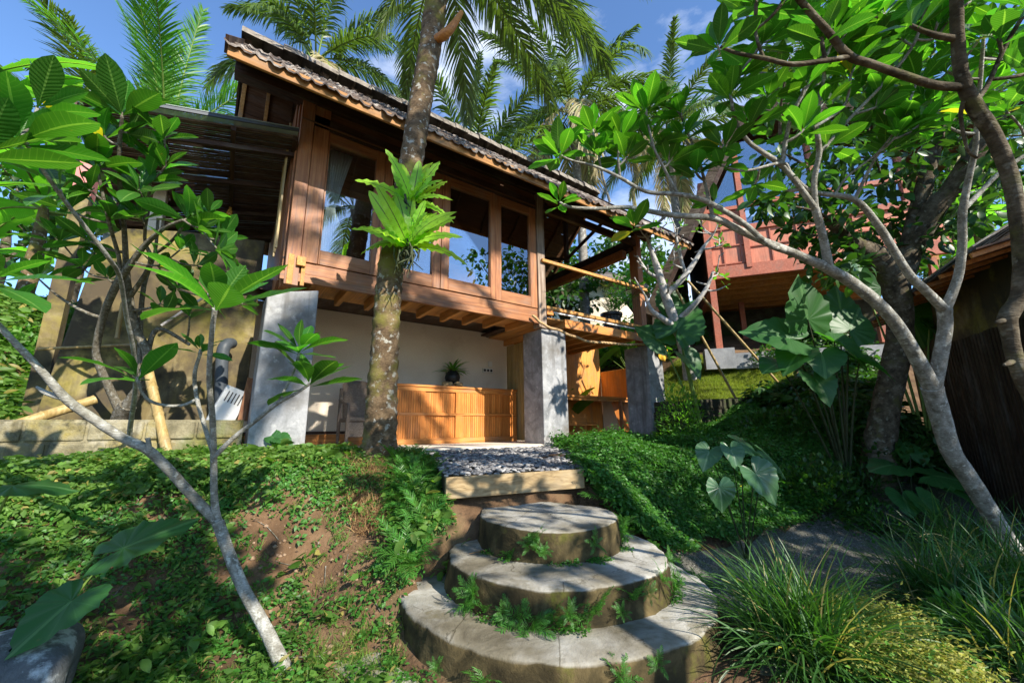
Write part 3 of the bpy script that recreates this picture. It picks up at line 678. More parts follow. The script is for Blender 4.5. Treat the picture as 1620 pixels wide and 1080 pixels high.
o = MB().bar((8.02, 6.55, .0), (7.86, 6.75, .88), .20, .025, (1, 1, 0)).build('plank', M['orange_up']); tag(o, 'brown plank leaning upright behind the work table leg', 'plank')
o = MB().bar((5.06, 5.96, .0), (5.03, 6.4, .95), .05, .02, (1, 0, 0)).build('plank', M['red_wood_up']); tag(o, 'thin dark plank leaning beside the sideboard end', 'plank')
# planter on the balcony
PT = thing('planter_pot', 'black ribbed plastic pot with a fine leaved palm on the balcony', 'pot', (6.75, 5.75, 2.21))
mb = MB(); a = np.arange(36)*2*math.pi/36
prof = [(.16, 2.212), (.20, 2.60), (.215, 2.62), (.235, 2.625), (.24, 2.68), (.215, 2.685), (.20, 2.64), (0, 2.62)]
mb.lathe(prof, (6.75, 5.75, 0), 36); V = np.vstack(mb.V)
rr = 1+.035*np.where((np.arange(len(V)) % 36) % 3 == 0, -1, .5)*(V[:, 2] < 2.61); V[:, 0] = 6.75+(V[:, 0]-6.75)*rr; V[:, 1] = 5.75+(V[:, 1]-5.75)*rr
mb.V = [V]; mb.build('pot', M['black_plastic'], PT, False)
# twisted rope and yellow cloth
rp = [ony(842, 499, 5.28), ony(853, 508, 5.27), ony(864, 516, 5.27), ony(880, 521, 5.28), ony(900, 529, 5.29), ony(925, 539, 5.29), ony(960, 543, 5.30), ony(1000, 545, 5.31), ony(1032, 545, 5.33), ony(1052, 549, 5.34)]
mb = MB()
t = np.linspace(0, 1, 140); base = np.stack([np.interp(t, np.linspace(0, 1, len(rp)), np.array(rp)[:, k]) for k in range(3)], -1)
for q in (0, 2.09, 4.19):
    off = .012*np.stack([np.zeros_like(t), np.cos(t*150+q), np.sin(t*150+q)], -1)
    mb.tube(base+off+.008*np.sin(t*40)[:, None]*np.array([0, 0, 1]), .015, 6, 1)
tag(mb.build('rope', M['rope'], None, True), 'thick twisted tan rope strung between the pillar tops', 'rope')
mb = MB(); u, v = np.meshgrid(np.linspace(0, 1, 14), np.linspace(0, 1, 14), indexing='ij')
V = np.stack([7.66+.36*u+.05*v*np.sin(u*7), 5.30-.06*np.sin(u*9+v*3)*v, 2.02-.30*v*(.6+.5*np.sin(u*3.1))-.08*u], -1).reshape(-1, 3)
i = np.arange(13)[:, None]*14; j = np.arange(13)[None]
mb.add(V, np.stack([i+j, i+14+j, i+15+j, i+j+1], -1).reshape(-1, 4))
yc, nt_, b_ = newmat('yellow_cloth'); b_.inputs['Base Color'].default_value = (.72, .42, .03, 1); b_.inputs['Roughness'].default_value = .8
tag(mb.build('cloth', yc, None, True), 'crumpled yellow cloth hung on the rope end at the far pillar', 'cloth')
# ------------------------------------------------------------------ garden structures
ST = thing('garden_steps', 'three rounded mossy cement steps stacked below the pebble bed', 'steps', (2.2, 2.56, -1.05))
def step(cx, cy, r, z0, z1, stretch=0.0):
    seg = 96; prof = []
    for z, k in ((z0, 1.035), (z0+.05, 1.02), (z0+(z1-z0)*.35, 1.012), (z0+(z1-z0)*.7, 1.0), (z1-.03, .998), (z1-.008, .992), (z1, .975)): prof.append((r*k, z))
    for k in (.9, .75, .55, .3, .02): prof.append((r*k, z1+.002))
    mb = MB().lathe(prof, (cx, cy, 0), seg); V = np.vstack(mb.V)
    a = np.arctan2(V[:, 1]-cy, V[:, 0]-cx); rr = np.hypot(V[:, 0]-cx, V[:, 1]-cy)
    ph = RNG.uniform(0, 6.28, 6)
    wob = 1+sum(.007/(1+q*.4)*np.sin(a*(q+2)+ph[q]) for q in range(6)) + (.005*np.sin(a*37+ph[0]*V[:, 2]*8)+.006*np.sin(a*19+ph[3]+V[:, 2]*23)+RNG.normal(0, .003, len(V)))*(rr > r*.9)
    back = np.clip(np.sin(a-.25), 0, 1)*stretch
    V[:, 0] = cx+(V[:, 0]-cx)*wob; V[:, 1] = cy+(V[:, 1]-cy)*(wob+back)
    V[:, 2] += .005*np.sin(V[:, 0]*7+ph[1])+.004*np.sin(V[:, 1]*9+ph[2]) + RNG.normal(0, .0015, len(V))
    mb.V = [V]; return mb.build('step', M['step'], ST, True)
step(2.17, 2.56, 1.105, -1.12, -.84); step(2.21, 2.56, .795, -.86, -.64, .1); step(2.30, 2.72, .535, -.66, -.43, .35)
def slabstone(label, quad, th=.1):
    mb = MB(); q = np.array([(*p, -1.03) for p in quad]); mb.poly(q, -th, (0, 0, 1)); return tag(bevel(mb.build('paving_slab', M['step']), .012), label, 'slab', 'worn cement slabs at the foot of the steps')
slabstone('worn cement slab let into the soil at the lower left of the steps', [(.62, 2.93), (.98, 2.78), (1.20, 2.1), (.80, 2.2)])
slabstone('wet cement slab beside the strap leaf clump at the right of the steps', [(2.45, 1.30), (3.0, .95), (3.45, 1.75), (3.05, 1.95)])
# plank edging and pebbles
pk = MB().bar((1.66, 3.36, -.235), (3.06, 3.10, -.235), .045, .18); o = pk.build('edging_plank', wood('pale_weathered_plank', (.34, .24, .12), (.50, .38, .21), 0, .7, .2)); o = bevel(o, .006)
tag(o, 'long pale plank holding back the pebble bed above the steps', 'plank')
mb = MB(); bl = [(1.68, 3.42), (3.1, 3.16), (4.0, 3.7), (4.6, 5.25), (2.35, 5.28)]
def inside(o, x, y):
    o = np.array(o, float); r = np.zeros(np.shape(x), bool)
    for k in range(len(o)):
        (x0, y0), (x1, y1) = o[k], o[k-1]
        r ^= ((y0 > y) != (y1 > y)) & (x < (x1-x0)*(y-y0)/(y1-y0+1e-12)+x0)
    return r
def scatter(o, n, fn=None):
    o = np.array(o, float); lo, hi = o.min(0), o.max(0); out = []
    while sum(map(len, out)) < n:
        p = RNG.uniform(lo, hi, (n*2, 2)); p = p[inside(o, p[:, 0], p[:, 1])]
        if fn is not None: p = p[RNG.uniform(0, 1, len(p)) < fn(p[:, 0], p[:, 1])]
        out.append(p)
    return np.concatenate(out)[:n]
sph = []
for k in range(5):
    for q in range(9): sph.append((math.cos(q/9*6.283)*math.sin((k+.5)/5*math.pi), math.sin(q/9*6.283)*math.sin((k+.5)/5*math.pi), math.cos((k+.5)/5*math.pi)))
sph = np.array(sph); sF = np.array([(k*9+q, (k+1)*9+q, (k+1)*9+(q+1) % 9, k*9+(q+1) % 9) for k in range(4) for q in range(9)])
P = scatter(bl, 2300); n = len(P); a = RNG.uniform(0, 3.14, n)
bedz = -.155 + .11*np.clip((P[:, 1]-3.3)/1.9, 0, 1)
Sx = RNG.uniform(.018, .048, n)
for k in range(n):
    ca, sa = math.cos(a[k]), math.sin(a[k]); V = sph*(Sx[k], Sx[k]*RNG.uniform(.55, .8), Sx[k]*RNG.uniform(.25, .38))
    t = RNG.normal(0, .16, 2)
    V = np.stack([V[:, 0]*ca-V[:, 1]*sa, V[:, 0]*sa+V[:, 1]*ca, V[:, 2]+V[:, 0]*t[0]+V[:, 1]*t[1]], -1)
    mb.add(V+[P[k, 0], P[k, 1], bedz[k]+RNG.uniform(0, .02)], sF)
pm, nt_, b_ = newmat('grey_river_pebble'); g_ = N(nt_, 'NewGeometry')
nt_.links.new(ramp(nt_, g_.outputs['Random Per Island'], [(0, (.07, .068, .07)), (.5, (.17, .165, .165)), (1, (.36, .35, .33))]), b_.inputs['Base Color']); b_.inputs['Roughness'].default_value = .7
tag(mb.build('pebbles', pm, None, True), 'flat grey river pebbles bedded behind the plank', None, kind='stuff')
V = [(x, y, -.175 + .11*np.clip((y-3.3)/1.9, 0, 1)) for x, y in bl]
tag(MB().poly(V, -.12, (0, 0, 1)).build('pebble_bed', M['dark_wall']), 'dark earth under the pebbles', None, kind='structure')
# low block wall
mb = MB(); y0 = 5.44
for r in range(3):
    z0 = -.20+r*.197; x = -3.4 + (.2 if r % 2 else 0)
    while x < .22:
        x1 = min(x+.40+RNG.uniform(-.01, .01), .24)
        if x1-x > .05: mb.box((x, y0+RNG.uniform(-.006, .006), z0), (x1-.016-RNG.uniform(0, .008), y0+.15, z0+.180+RNG.uniform(-.009, .006)))
        x = x1
BW = bevel(mb.build('block_wall', M['block']), .016)
tag(BW, 'low wall of mossy grey cement blocks along the top of the bank', 'wall')
bevel(MB().box((-3.4, y0+.02, -.25), (.225, y0+.13, .385)).build('mortar', M['block'], BW), .004)
# stained retaining wall and posts under the awning
pts = [(-1.66, 6.5, -.15), (.26, 6.5, -.15), (.26, 6.5, 2.95), (-.6, 6.5, 2.85), (-1.22, 6.5, 2.72), (-1.40, 6.5, 2.5)]
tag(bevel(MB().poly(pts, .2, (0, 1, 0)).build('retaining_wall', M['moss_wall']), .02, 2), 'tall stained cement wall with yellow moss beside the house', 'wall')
pa, pb, pc = ony(218, 345, 6.3), ony(250, 283, 6.3), ony(240, 420, 6.3)
tag(bevel(MB().box((pa[0]+.03, 6.72, .0), (pb[0]+.05, 6.95, pb[2]+.2)).build('cement_post', M['plaster']), .012), 'pale cement post rising behind the stained wall under the awning', 'post')
pa, pb = ony(108, 420, 7.3), ony(160, 262, 7.3)
PP = thing('painted_post', 'cement post with a faded pink painted top among banana leaves', 'post', (pa[0], 7.3, 0))
pink = surf('faded_pink_paint', [(.3, (.42, .13, .11)), (.7, (.60, .27, .24))], 4, rough=.8, bs=.1)
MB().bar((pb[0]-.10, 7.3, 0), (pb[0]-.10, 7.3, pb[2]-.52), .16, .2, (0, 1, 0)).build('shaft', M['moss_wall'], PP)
MB().bar((pb[0]-.10, 7.3, pb[2]-.519), (pb[0]-.10, 7.3, pb[2]), .18, .22, (0, 1, 0)).build('painted_top', pink, PP)
# awning of bamboo slats
AW = thing('bamboo_awning', 'dark slatted bamboo awning roof jutting left from the house wall', 'awning', (-.5, 5.3, 3.9))
F1 = np.array([.42, 5.3, 3.95]); ad = np.array([.02, .99, -.13]); ad /= np.linalg.norm(ad); as_ = np.array([-.975, .02, -.215])
mb = MB(); Wd, Dp = 1.95, 2.75
for k in range(86):
    t = k/85*Dp; p = F1+ad*t; z = [0, 0, RNG.normal(0, .004)]
    mb.tube([p+z, p+as_*Wd*.5+[0, 0, RNG.normal(0, .005)], p+as_*Wd], .011+RNG.uniform(-.002, .002), 6, 1)
mb.build('slats', M['awning_slat'], AW, True)
for t in (.02, .68, 1.34, 2.0):
    p = F1+as_*t+[0, 0, -.045]; MB().bar(p-ad*.02, p+ad*Dp, .05, .06).build('beam', M['dark_deep'], AW)
for t in (.22, .95, 1.7, 2.4):
    p = F1+ad*t+[0, 0, -.105]; MB().bar(p, p+as_*Wd, .04, .055).build('batten', M['dark_wood'], AW)
sm, nt_, b_ = newmat('cloudy_roof_sheet'); b_.inputs['Base Color'].default_value = (.42, .50, .46, 1); b_.inputs['Roughness'].default_value = .35; b_.inputs['Alpha'].default_value = .55
p = F1+[0, 0, .03]; V = [p-ad*.12, p-ad*.12+as_*Wd, p+ad*Dp+as_*Wd, p+ad*Dp]
o = MB().poly(V, .006, (0, 0, 1)).build('roof_sheet', sm, AW)
MB().bar(F1-ad*.10+[0, 0, .02], F1-ad*.10+as_*Wd+[0, 0, .02], .02, .05).build('edge_strip', M['shade_grey_pipe'], AW)
BB = thing('light_bulb', 'clear bulb hanging on a cable below the slatted awning', 'bulb', tuple(dep(363, 335, 5.9)))
bp = dep(363, 338, 5.9); top = np.array([bp[0], bp[1], 3.82-.13*(bp[1]-5.3)])
MB().tube([bp+[0, 0, .1], top], .006, 5, 1).build('cable', M['black_plastic'], BB)
bm, nt_, b_ = newmat('amber_bulb_glass'); b_.inputs['Base Color'].default_value = (.55, .28, .05, 1); b_.inputs['Roughness'].default_value = .15; b_.inputs['Alpha'].default_value = .8
MB().lathe([(0, -.05), (.03, -.04), (.04, -.005), (.03, .04), (.018, .065), (.018, .1), (0, .1)], bp, 14).build('bulb', bm, BB, True)
# poles, pipe, air conditioner, planks by the wall
def pole(label, a, b, r, name='bamboo_pole', cat='pole', grp=None, m='bamboo'):
    a, b = np.array(a), np.array(b); L_ = np.linalg.norm(b-a); n = max(4, int(L_/.28)); mb = MB()
    ts = []; rs = []
    for k in range(n):
        for q, kr in ((.0, 1.13), (.04, 1.0), (.5, .97), (.96, 1.0)): ts.append((k+q)/n); rs.append(r*kr)
    ts.append(1); rs.append(r*1.05)
    mb.tube([a+(b-a)*t for t in ts], rs, 10, 1)
    return tag(mb.build(name, M[m], None, True), label, cat, grp)
pole('bamboo pole leaning over the low block wall with its foot in the weeds', (*(ony(272, 738, 5.25)[:2]), -.1), ony(232, 575, 5.75), .045)
pole('thin bamboo pole lying level across the stained wall', ony(60, 552, 6.42), ony(215, 545, 6.42), .016)
pole('orange bamboo pole upright against the stained wall', ony(185, 535, 6.4), ony(205, 415, 6.4), .022)
pole('long bamboo lying aslant behind the block wall at the far left', (*ony(-30, 690, 5.85)[:2], .25), ony(150, 632, 6.2), .05)
pole('thin grey pole slanting across the stained wall to the corner pillar', ony(255, 515, 6.35), ony(390, 425, 6.35), .016, m='bark_pale')
mb = MB().tube([ony(350, 668, 6.15), ony(350, 610, 6.15), ony(352, 560, 6.15), ony(358, 545, 6.17), ony(366, 543, 6.3)], .07, 14, 3); tag(mb.build('drain_pipe', M['shade_grey_pipe'], None, True), 'grey drain pipe toned dark for shade, rising behind the air conditioner', 'pipe')
AC = thing('air_conditioner', 'old white air conditioner unit propped aslant behind the block wall', 'air conditioner', tuple(ony(355, 660, 5.9)))
c0 = ony(358, 648, 5.9); ax = ony(372, 622, 5.95)-ony(345, 668, 5.85); ax /= np.linalg.norm(ax)
b0 = MB().bar(c0-ax*.27, c0+ax*.26, .26, .14, (.3, -1, .5)).build('casing', M['white_plastic'], AC); bevel(b0, .012)
xx = np.cross(ax, (.3, -1, .5)); xx /= np.linalg.norm(xx); zz_ = np.cross(xx, ax)
for k in range(5):
    q = c0+ax*(.13)+xx*(-.075+k*.037)+zz_*.071; MB().bar(q-ax*.065, q+ax*.065, .013, .006, zz_).build('vent', M['black_plastic'], AC)
for k, (a, b) in enumerate((((381, 665), (397, 598)), ((388, 665), (404, 603)))):
    o = MB().bar(ony(*a, 5.8+.05*k), ony(*b, 5.95+.05*k), .07, .02, (.2, -1, 0)).build('plank', M['red_wood_up']); tag(o, ['reddish plank leaning on the corner pillar, nearer the air conditioner', 'reddish plank leaning on the corner pillar, against its side'][k], 'plank')
# boulder at the lower left
mb = MB(); a = RNG.normal(0, 1, (6, 3))
u, v = np.meshgrid(np.linspace(.02, math.pi-.02, 26), np.linspace(0, 6.283, 40, endpoint=False), indexing='ij')
S = np.stack([np.sin(u)*np.cos(v), np.sin(u)*np.sin(v), np.cos(u)], -1).reshape(-1, 3)
rad = 1+sum(.07*np.sin(S @ a[k]*2.2+k) for k in range(6)); S = np.sign(S)*np.abs(S)**.62*rad[:, None]
c0 = dep(8, 1112, 1.75); k = np.arange(25)[:, None]*40; j = np.arange(40)[None]
mb.add(S*[.235, .23, .20]+c0, np.stack([k+j, k+40+j, k+40+(j+1) % 40, k+(j+1) % 40], -1).reshape(-1, 4))
bo = surf('dark_lichened_boulder', [(.3, (.06, .065, .065)), (.55, (.14, .15, .15)), (.75, (.27, .28, .27))], 4, rough=.9, bs=.8, fine=40, stain=(7, .50, .60, (.38, .41, .40)), bd=.03)
tag(mb.build('boulder', bo, None, True), 'dark boulder with pale lichen at the lower left corner', 'boulder')
# dark stone terrace wall and lawn
wa, wb = dep(1045, 676, 8.0), dep(1275, 662, 8.5)
mb = MB(); n = 26
for k in range(n):
    p = wa+(wb-wa)*(k+.5)/n
    for r in range(3): mb.box(p+[-.065-RNG.uniform(0, .02), -.13+RNG.uniform(-.03, .03), -.1+r*.2], p+[.065+RNG.uniform(0, .02), .13+RNG.uniform(-.03, .03), .085+r*.2+RNG.uniform(0, .02)])
tag(bevel(mb.build('terrace_wall', M['dark_wall']), .02), 'low dark stone terrace wall below the lawn', 'wall')
# ------------------------------------------------------------------ red house on stilts
A = dep(1126, 443, 10); e1 = np.array([.585, -.811, 0]); e1 /= np.linalg.norm(e1); ei = np.array([.811, .585, 0]); UZ = np.array([0, 0, 1.0])
RH = thing('red_house', 'red panelled house on posts up the slope beyond the lawn', 'house', (A[0], A[1], 2.0))
red = wood('salmon_red_panel', (.60, .215, .13), (.70, .28, .175), 2, .55, .25, .85, .12)
redb = wood('salmon_red_beam', (.44, .14, .085), (.56, .20, .125), 0, .55, .25, .85, .12)
def RB(name, m, u0, u1, z0, z1, d0, d1, par=None):
    """Box in the house's frame: u along the front, d inward."""
    V = [A+e1*u+ei*d+UZ*(z-A[2]) for z in (z0, z1) for u, d in ((u0, d0), (u1, d0), (u1, d1), (u0, d1))]
    return MB().add(V, [(3, 2, 1, 0), (4, 5, 6, 7), (0, 1, 5, 4), (1, 2, 6, 5), (2, 3, 7, 6), (3, 0, 4, 7)]).build(name, m, par or RH)
z0 = A[2]
RB('front_beam', redb, -.02, 4.6, z0, z0+.30, -.05, .05)
RB('wall_panel', red, .0, .78, z0+.301, z0+1.75, .0, .04); RB('wall_panel', red, .86, 4.6, z0+.301, z0+1.30, .0, .04)
for u in (.32, .70): RB('batten', redb, u, u+.03, z0+.30, z0+1.75, -.03, -.001)
for u in np.arange(1.35, 4.5, .55): RB('batten', redb, u, u+.03, z0+.30, z0+1.16, -.03, -.001)
RB('batten', redb, 0, .78, z0+.34, z0+.37, -.034, -.002); RB('batten', redb, .0, .78, z0+.80, z0+.83, -.034, -.002); RB('batten', redb, .0, .78, z0+1.25, z0+1.28, -.034, -.002)
RB('batten', redb, .87, 4.6, z0+.72, z0+.75, -.034, -.002); RB('sill', redb, .86, 4.6, z0+1.16, z0+1.30, -.06, -.003); RB('sill', redb, -.05, .8, z0+1.75, z0+1.84, -.06, .05)
RB('post', redb, -.08, .06, 2.0, z0+2.6, -.09, .07); RB('post', redb, .78, .90, z0+.2, z0+3.6, -.08, .07)
RB('post', redb, 2.35, 2.45, z0+1.3, z0+3.6, -.06, .06); RB('post', redb, 4.0, 4.1, z0+1.3, z0+3.6, -.06, .06)
RB('sill', redb, .90, 4.6, z0+1.80, z0+1.90, -.05, .05)
for u0, u1, a, b in ((.06, .78, 1.841, 3.3), (.90, 2.35, 1.301, 1.80), (.90, 2.35, 1.901, 3.6), (2.45, 4.0, 1.301, 1.80), (2.45, 4.0, 1.901, 3.6)): RB('window_pane', M['glass'], u0, u1, z0+a, z0+b, .015, .022)
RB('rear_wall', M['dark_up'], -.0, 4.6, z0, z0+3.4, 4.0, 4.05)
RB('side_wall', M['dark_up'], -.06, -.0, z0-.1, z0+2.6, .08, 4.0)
RB('floor', M['joist_wood'], .0, 4.6, z0+.19, z0+.22, .06, 4.0)
for d in (.42, .95, 1.48, 2.0, 2.55, 3.1, 3.7): RB('floor_joist', M['joist_wood'], -.02, 4.6, z0+.02, z0+.189, d, d+.09)
for u, d in ((1.0, 2.4), (3.2, .2), (3.2, 2.4), (4.3, .2)): RB('post', redb, u, u+.13, 2.0, z0+.018, d, d+.13)
RB('side_beam', redb, -.07, .05, z0-.25, z0+.0, .08, 4.0)
thatch = surf('dark_thatch', [(.3, (.03, .02, .014)), (.5, (.075, .055, .038)), (.7, (.15, .12, .09))], 3, (1, 1, 6), rough=1, bs=.8, fine=30, bd=.03)
zl, zt = z0-.9, z0+5.6
for (u0, za), (u1, zb), nm in (((-1.45, zl), (1.15, z0+4.15), 'roof'), ((5.6, z0+2.6), (1.15, z0+4.15), 'roof')):
    V = [A+e1*u+ei*d+UZ*(z-A[2]) for d in (-.55, 4.4) for u, z in ((u0, za), (u1, zb))]
    nrm = np.cross(V[1]-V[0], V[2]-V[0]); nrm /= np.linalg.norm(nrm); nrm = nrm*(1 if nrm[2] > 0 else -1)
    MB().poly([V[0], V[1], V[3], V[2]], .22, nrm).build(nm, thatch, RH)
    for d in (-.5, 1.6, 3.6):
        MB().bar(A+e1*u0+ei*d+UZ*(za-A[2])-nrm*.05, A+e1*u1+ei*d+UZ*(zb-A[2])-nrm*.05, .09, .09).build('rafter', M['dark_deep'], RH)
fd = surf('grey_cement_footing', [(.3, (.20, .21, .22)), (.7, (.42, .43, .44))], 3, rough=.9, bs=.3, fine=40)
RB('footing', fd, -.35, .28, 1.55, 2.03, -.16, .3); RB('footing', fd, .281, 3.6, 1.55, 1.92, .02, .25)
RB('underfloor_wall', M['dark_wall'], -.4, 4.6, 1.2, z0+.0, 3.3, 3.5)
pole('bamboo pole propped aslant over the lawn, ending beside the terrace wall middle', (*dep(1168, 633, 8.5)[:2], .70), dep(1063, 446, 8.6), .026, grp='bamboo props over the lawn')
pole('bamboo pole propped aslant over the lawn, with its foot by the elephant ears', (*dep(1252, 624, 8.6)[:2], .82), dep(1088, 444, 8.7), .026, grp='bamboo props over the lawn')
# ------------------------------------------------------------------ dark building on the right with a slatted screen
FV = np.array([math.cos(R(28)), math.sin(R(28)), 0]); P0 = np.array([8.72, 1.03, 0]); FN = np.array([-FV[1], FV[0], 0])
SH = thing('garden_shed', 'dark shed wall with a brown slat screen under a low shingle eave', 'shed', (P0[0], P0[1], -.95))
def FB(name, m, a, b, z0, z1, d0, d1):
    V = [P0+FV*u+FN*d+UZ*z for z in (z0, z1) for u, d in ((a, d0), (b, d0), (b, d1), (a, d1))]
    return MB().add(V, [(3, 2, 1, 0), (4, 5, 6, 7), (0, 1, 5, 4), (1, 2, 6, 5), (2, 3, 7, 6), (3, 0, 4, 7)]).build(name, m, SH)
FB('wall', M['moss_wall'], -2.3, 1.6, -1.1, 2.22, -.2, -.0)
mb = MB()
for k in range(38):
    u = -2.28+k*.08; p = P0+FV*u+FN*.05; mb.bar(p+UZ*(-1.0), p+UZ*(1.42+RNG.uniform(-.01, .01)), .045, .03, FN)
mb.build('slat_screen', wood('brown_screen_slat', (.055, .034, .02), (.10, .065, .038), 2, .6, .2), SH)
FB('slat_rail', M['dark_wood'], -2.3, .7, 1.1, 1.16, .016, .034); FB('slat_rail', M['dark_wood'], -2.3, .7, -.3, -.24, .016, .034)
shg = surf('pale_worn_shingle', [(.3, (.22, .19, .15)), (.7, (.52, .48, .41))], 4, (1, 1, 1), rough=.9, bs=.5, fine=30)
for r in range(6):
    mb = MB(); d1 = .62-r*.16; za = 2.10+r*.085
    for k in range(22):
        u = -2.4+k*.195; p = P0+FV*u+UZ*(za+RNG.uniform(-.006, .006))
        mb.bar(p+FN*(d1-.42)+UZ*.25+FV*.095, p+FN*d1+FV*.095, .188, .018, UZ)
    mb.build('shingle_course', shg, SH)
V = [P0+FV*u+FN*d+UZ*z for u, d, z in ((-2.4, .60, 2.055), (1.9, .60, 2.055), (1.9, -.25, 2.24), (-2.4, -.25, 2.24))]
MB().poly(V, .015, UZ).build('eave_soffit', M['awning_slat'], SH)
for k in range(12):
    u = -2.3+k*.36; MB().bar(P0+FV*u+FN*.61+UZ*2.02, P0+FV*u+FN*.0+UZ*2.18, .035, .05).build('eave_rafter', M['orange_wood'], SH)
V = [P0+FV*u+FN*d+UZ*z for u, d, z in ((-2.4, -.25, 2.58), (1.9, -.25, 2.58), (1.9, -2.2, 3.3), (-2.4, -2.2, 3.3))]
MB().poly(V, .05, UZ).build('roof', shg, SH)
# thatched hut far behind the balcony
c = dep(935, 470, 21); HU = thing('thatched_hut', 'small hut with grey thatched roof seen through the balcony', 'hut', (c[0], c[1], c[2]-2))
gth = surf('grey_thatch', [(.3, (.10, .085, .075)), (.7, (.24, .21, .19))], 4, (1, 1, 5), rough=1, bs=.7, fine=30, bd=.03)
mb = MB().lathe([(2.9, -.1), (2.95, .1), (1.9, .75), (1.0, 1.15), (.9, 1.2), (0.02, 1.25)], c+[0, 0, -.1], 28); mb.build('roof', gth, HU, True)
mb = MB().lathe([(2.2, -3), (2.2, .15)], c, 20); mb.build('wall', M['plaster'], HU, True)
# ------------------------------------------------------------------ plant builders
def bez(a, b, c, n=5):
    t = np.linspace(0, 1, n)[:, None]; return (1-t)**2*a+2*t*(1-t)*b+t*t*c
def obov(t): return .198*np.clip(np.sin(np.pi*np.clip((t-.06)/.94, 0, 1)**1.25), 0, 1)**.8+.006
FT = [strip_leaf(8, 4, obov, .17, dr, .06, 2.2+q*.4) for q, dr in enumerate((.06, .16, .30, .02, .24))]
def rosette(mb, P, ax, n, L, up=.25, spread=1.0):
    ax = np.asarray(ax, float)/np.linalg.norm(ax)
    e = np.cross(ax, (.31, .17, .93)); e /= np.linalg.norm(e); f = np.cross(ax, e)
    k = np.arange(n); az = k*2.39996+RNG.uniform(0, 6.28); t = k/max(1, n-1)
    tilt = R(20)+R(56)*spread*t**.85+RNG.normal(0, .12, n)
    d = np.cos(tilt)[:, None]*ax+np.sin(tilt)[:, None]*(np.cos(az)[:, None]*e+np.sin(az)[:, None]*f)
    d[:, 2] += RNG.normal(0, .06, n)
    upv = ax[None]-d*(d@ax)[:, None]+RNG.normal(0, .22, (n, 3))
    S = L*(.58+.42*np.clip(t*2, 0, 1))*RNG.uniform(.82, 1.12, n)
    fr = frame(d, upv); base = P+d*.012-ax*(t[:, None]*.035)
    for q in range(len(FT)):
        s = (k % len(FT)) == q
        if s.any(): mb.inst(FT[q], base[s], fr[s], S[s])
def frangipani(name, label, branches, ros, L, leaf, bark, cat='tree', grp=None, seg=10, twig=.009, rk=1.0, extra=0):
    """branches: polylines of (px, py, depth, radius); ros: (px, py, depth[, leaves[, scale]]), each joined by a twig."""
    base = dep(*branches[0][0][:3]); th = thing(name, label, cat, base, grp)
    mb = MB(); S = []
    for b in branches:
        p = np.array([dep(*q[:3]) for q in b]); r = np.array([q[3] for q in b])*rk; mb.tube(p, r, seg, 5, wob=.035)
        t = np.linspace(0, len(p)-1, 30); S.append(np.stack([np.interp(t, np.arange(len(p)), p[:, k]) for k in range(3)]+[np.interp(t, np.arange(len(p)), r)], -1))
    S = np.concatenate(S); lf = MB()
    for q in ros:
        P = dep(*q[:3]); n = q[3]+extra if len(q) > 3 and q[3] else int(RNG.integers(9, 14)) if len(q) < 4 else 0; sc = q[4] if len(q) > 4 else RNG.uniform(.88, 1.1)
        v = S[:, :3]-P; d = np.linalg.norm(v, axis=1)+1.3*np.maximum(0, v[:, 2]+.06)
        k = d.argmin(); a = S[k, :3]; ln = np.linalg.norm(P-a)
        if ln > .02:
            mid = a*.45+P*.55+np.array([0, 0, -.16*ln])+RNG.normal(0, .06*ln, 3)
            pts = bez(a, mid, P, 6); mb.tube(pts, np.linspace(min(S[k, 3]*.8, twig*1.5+ln*.008), twig*.85, 6), 7, 2, wob=.06)
            S = np.vstack([S, np.c_[pts[2:], np.full(4, twig)]]); ax = P-pts[-2]; ax /= np.linalg.norm(ax)
        else: ax = np.array([0, 0, 1.0])
        ax = ax*.7+np.array([0, 0, .55])+RNG.normal(0, .15, 3)
        if n: rosette(lf, P, ax, n, L*sc)
    mb.build('trunk', bark, th, True); lf.build('crown', leaf, th, True); return th

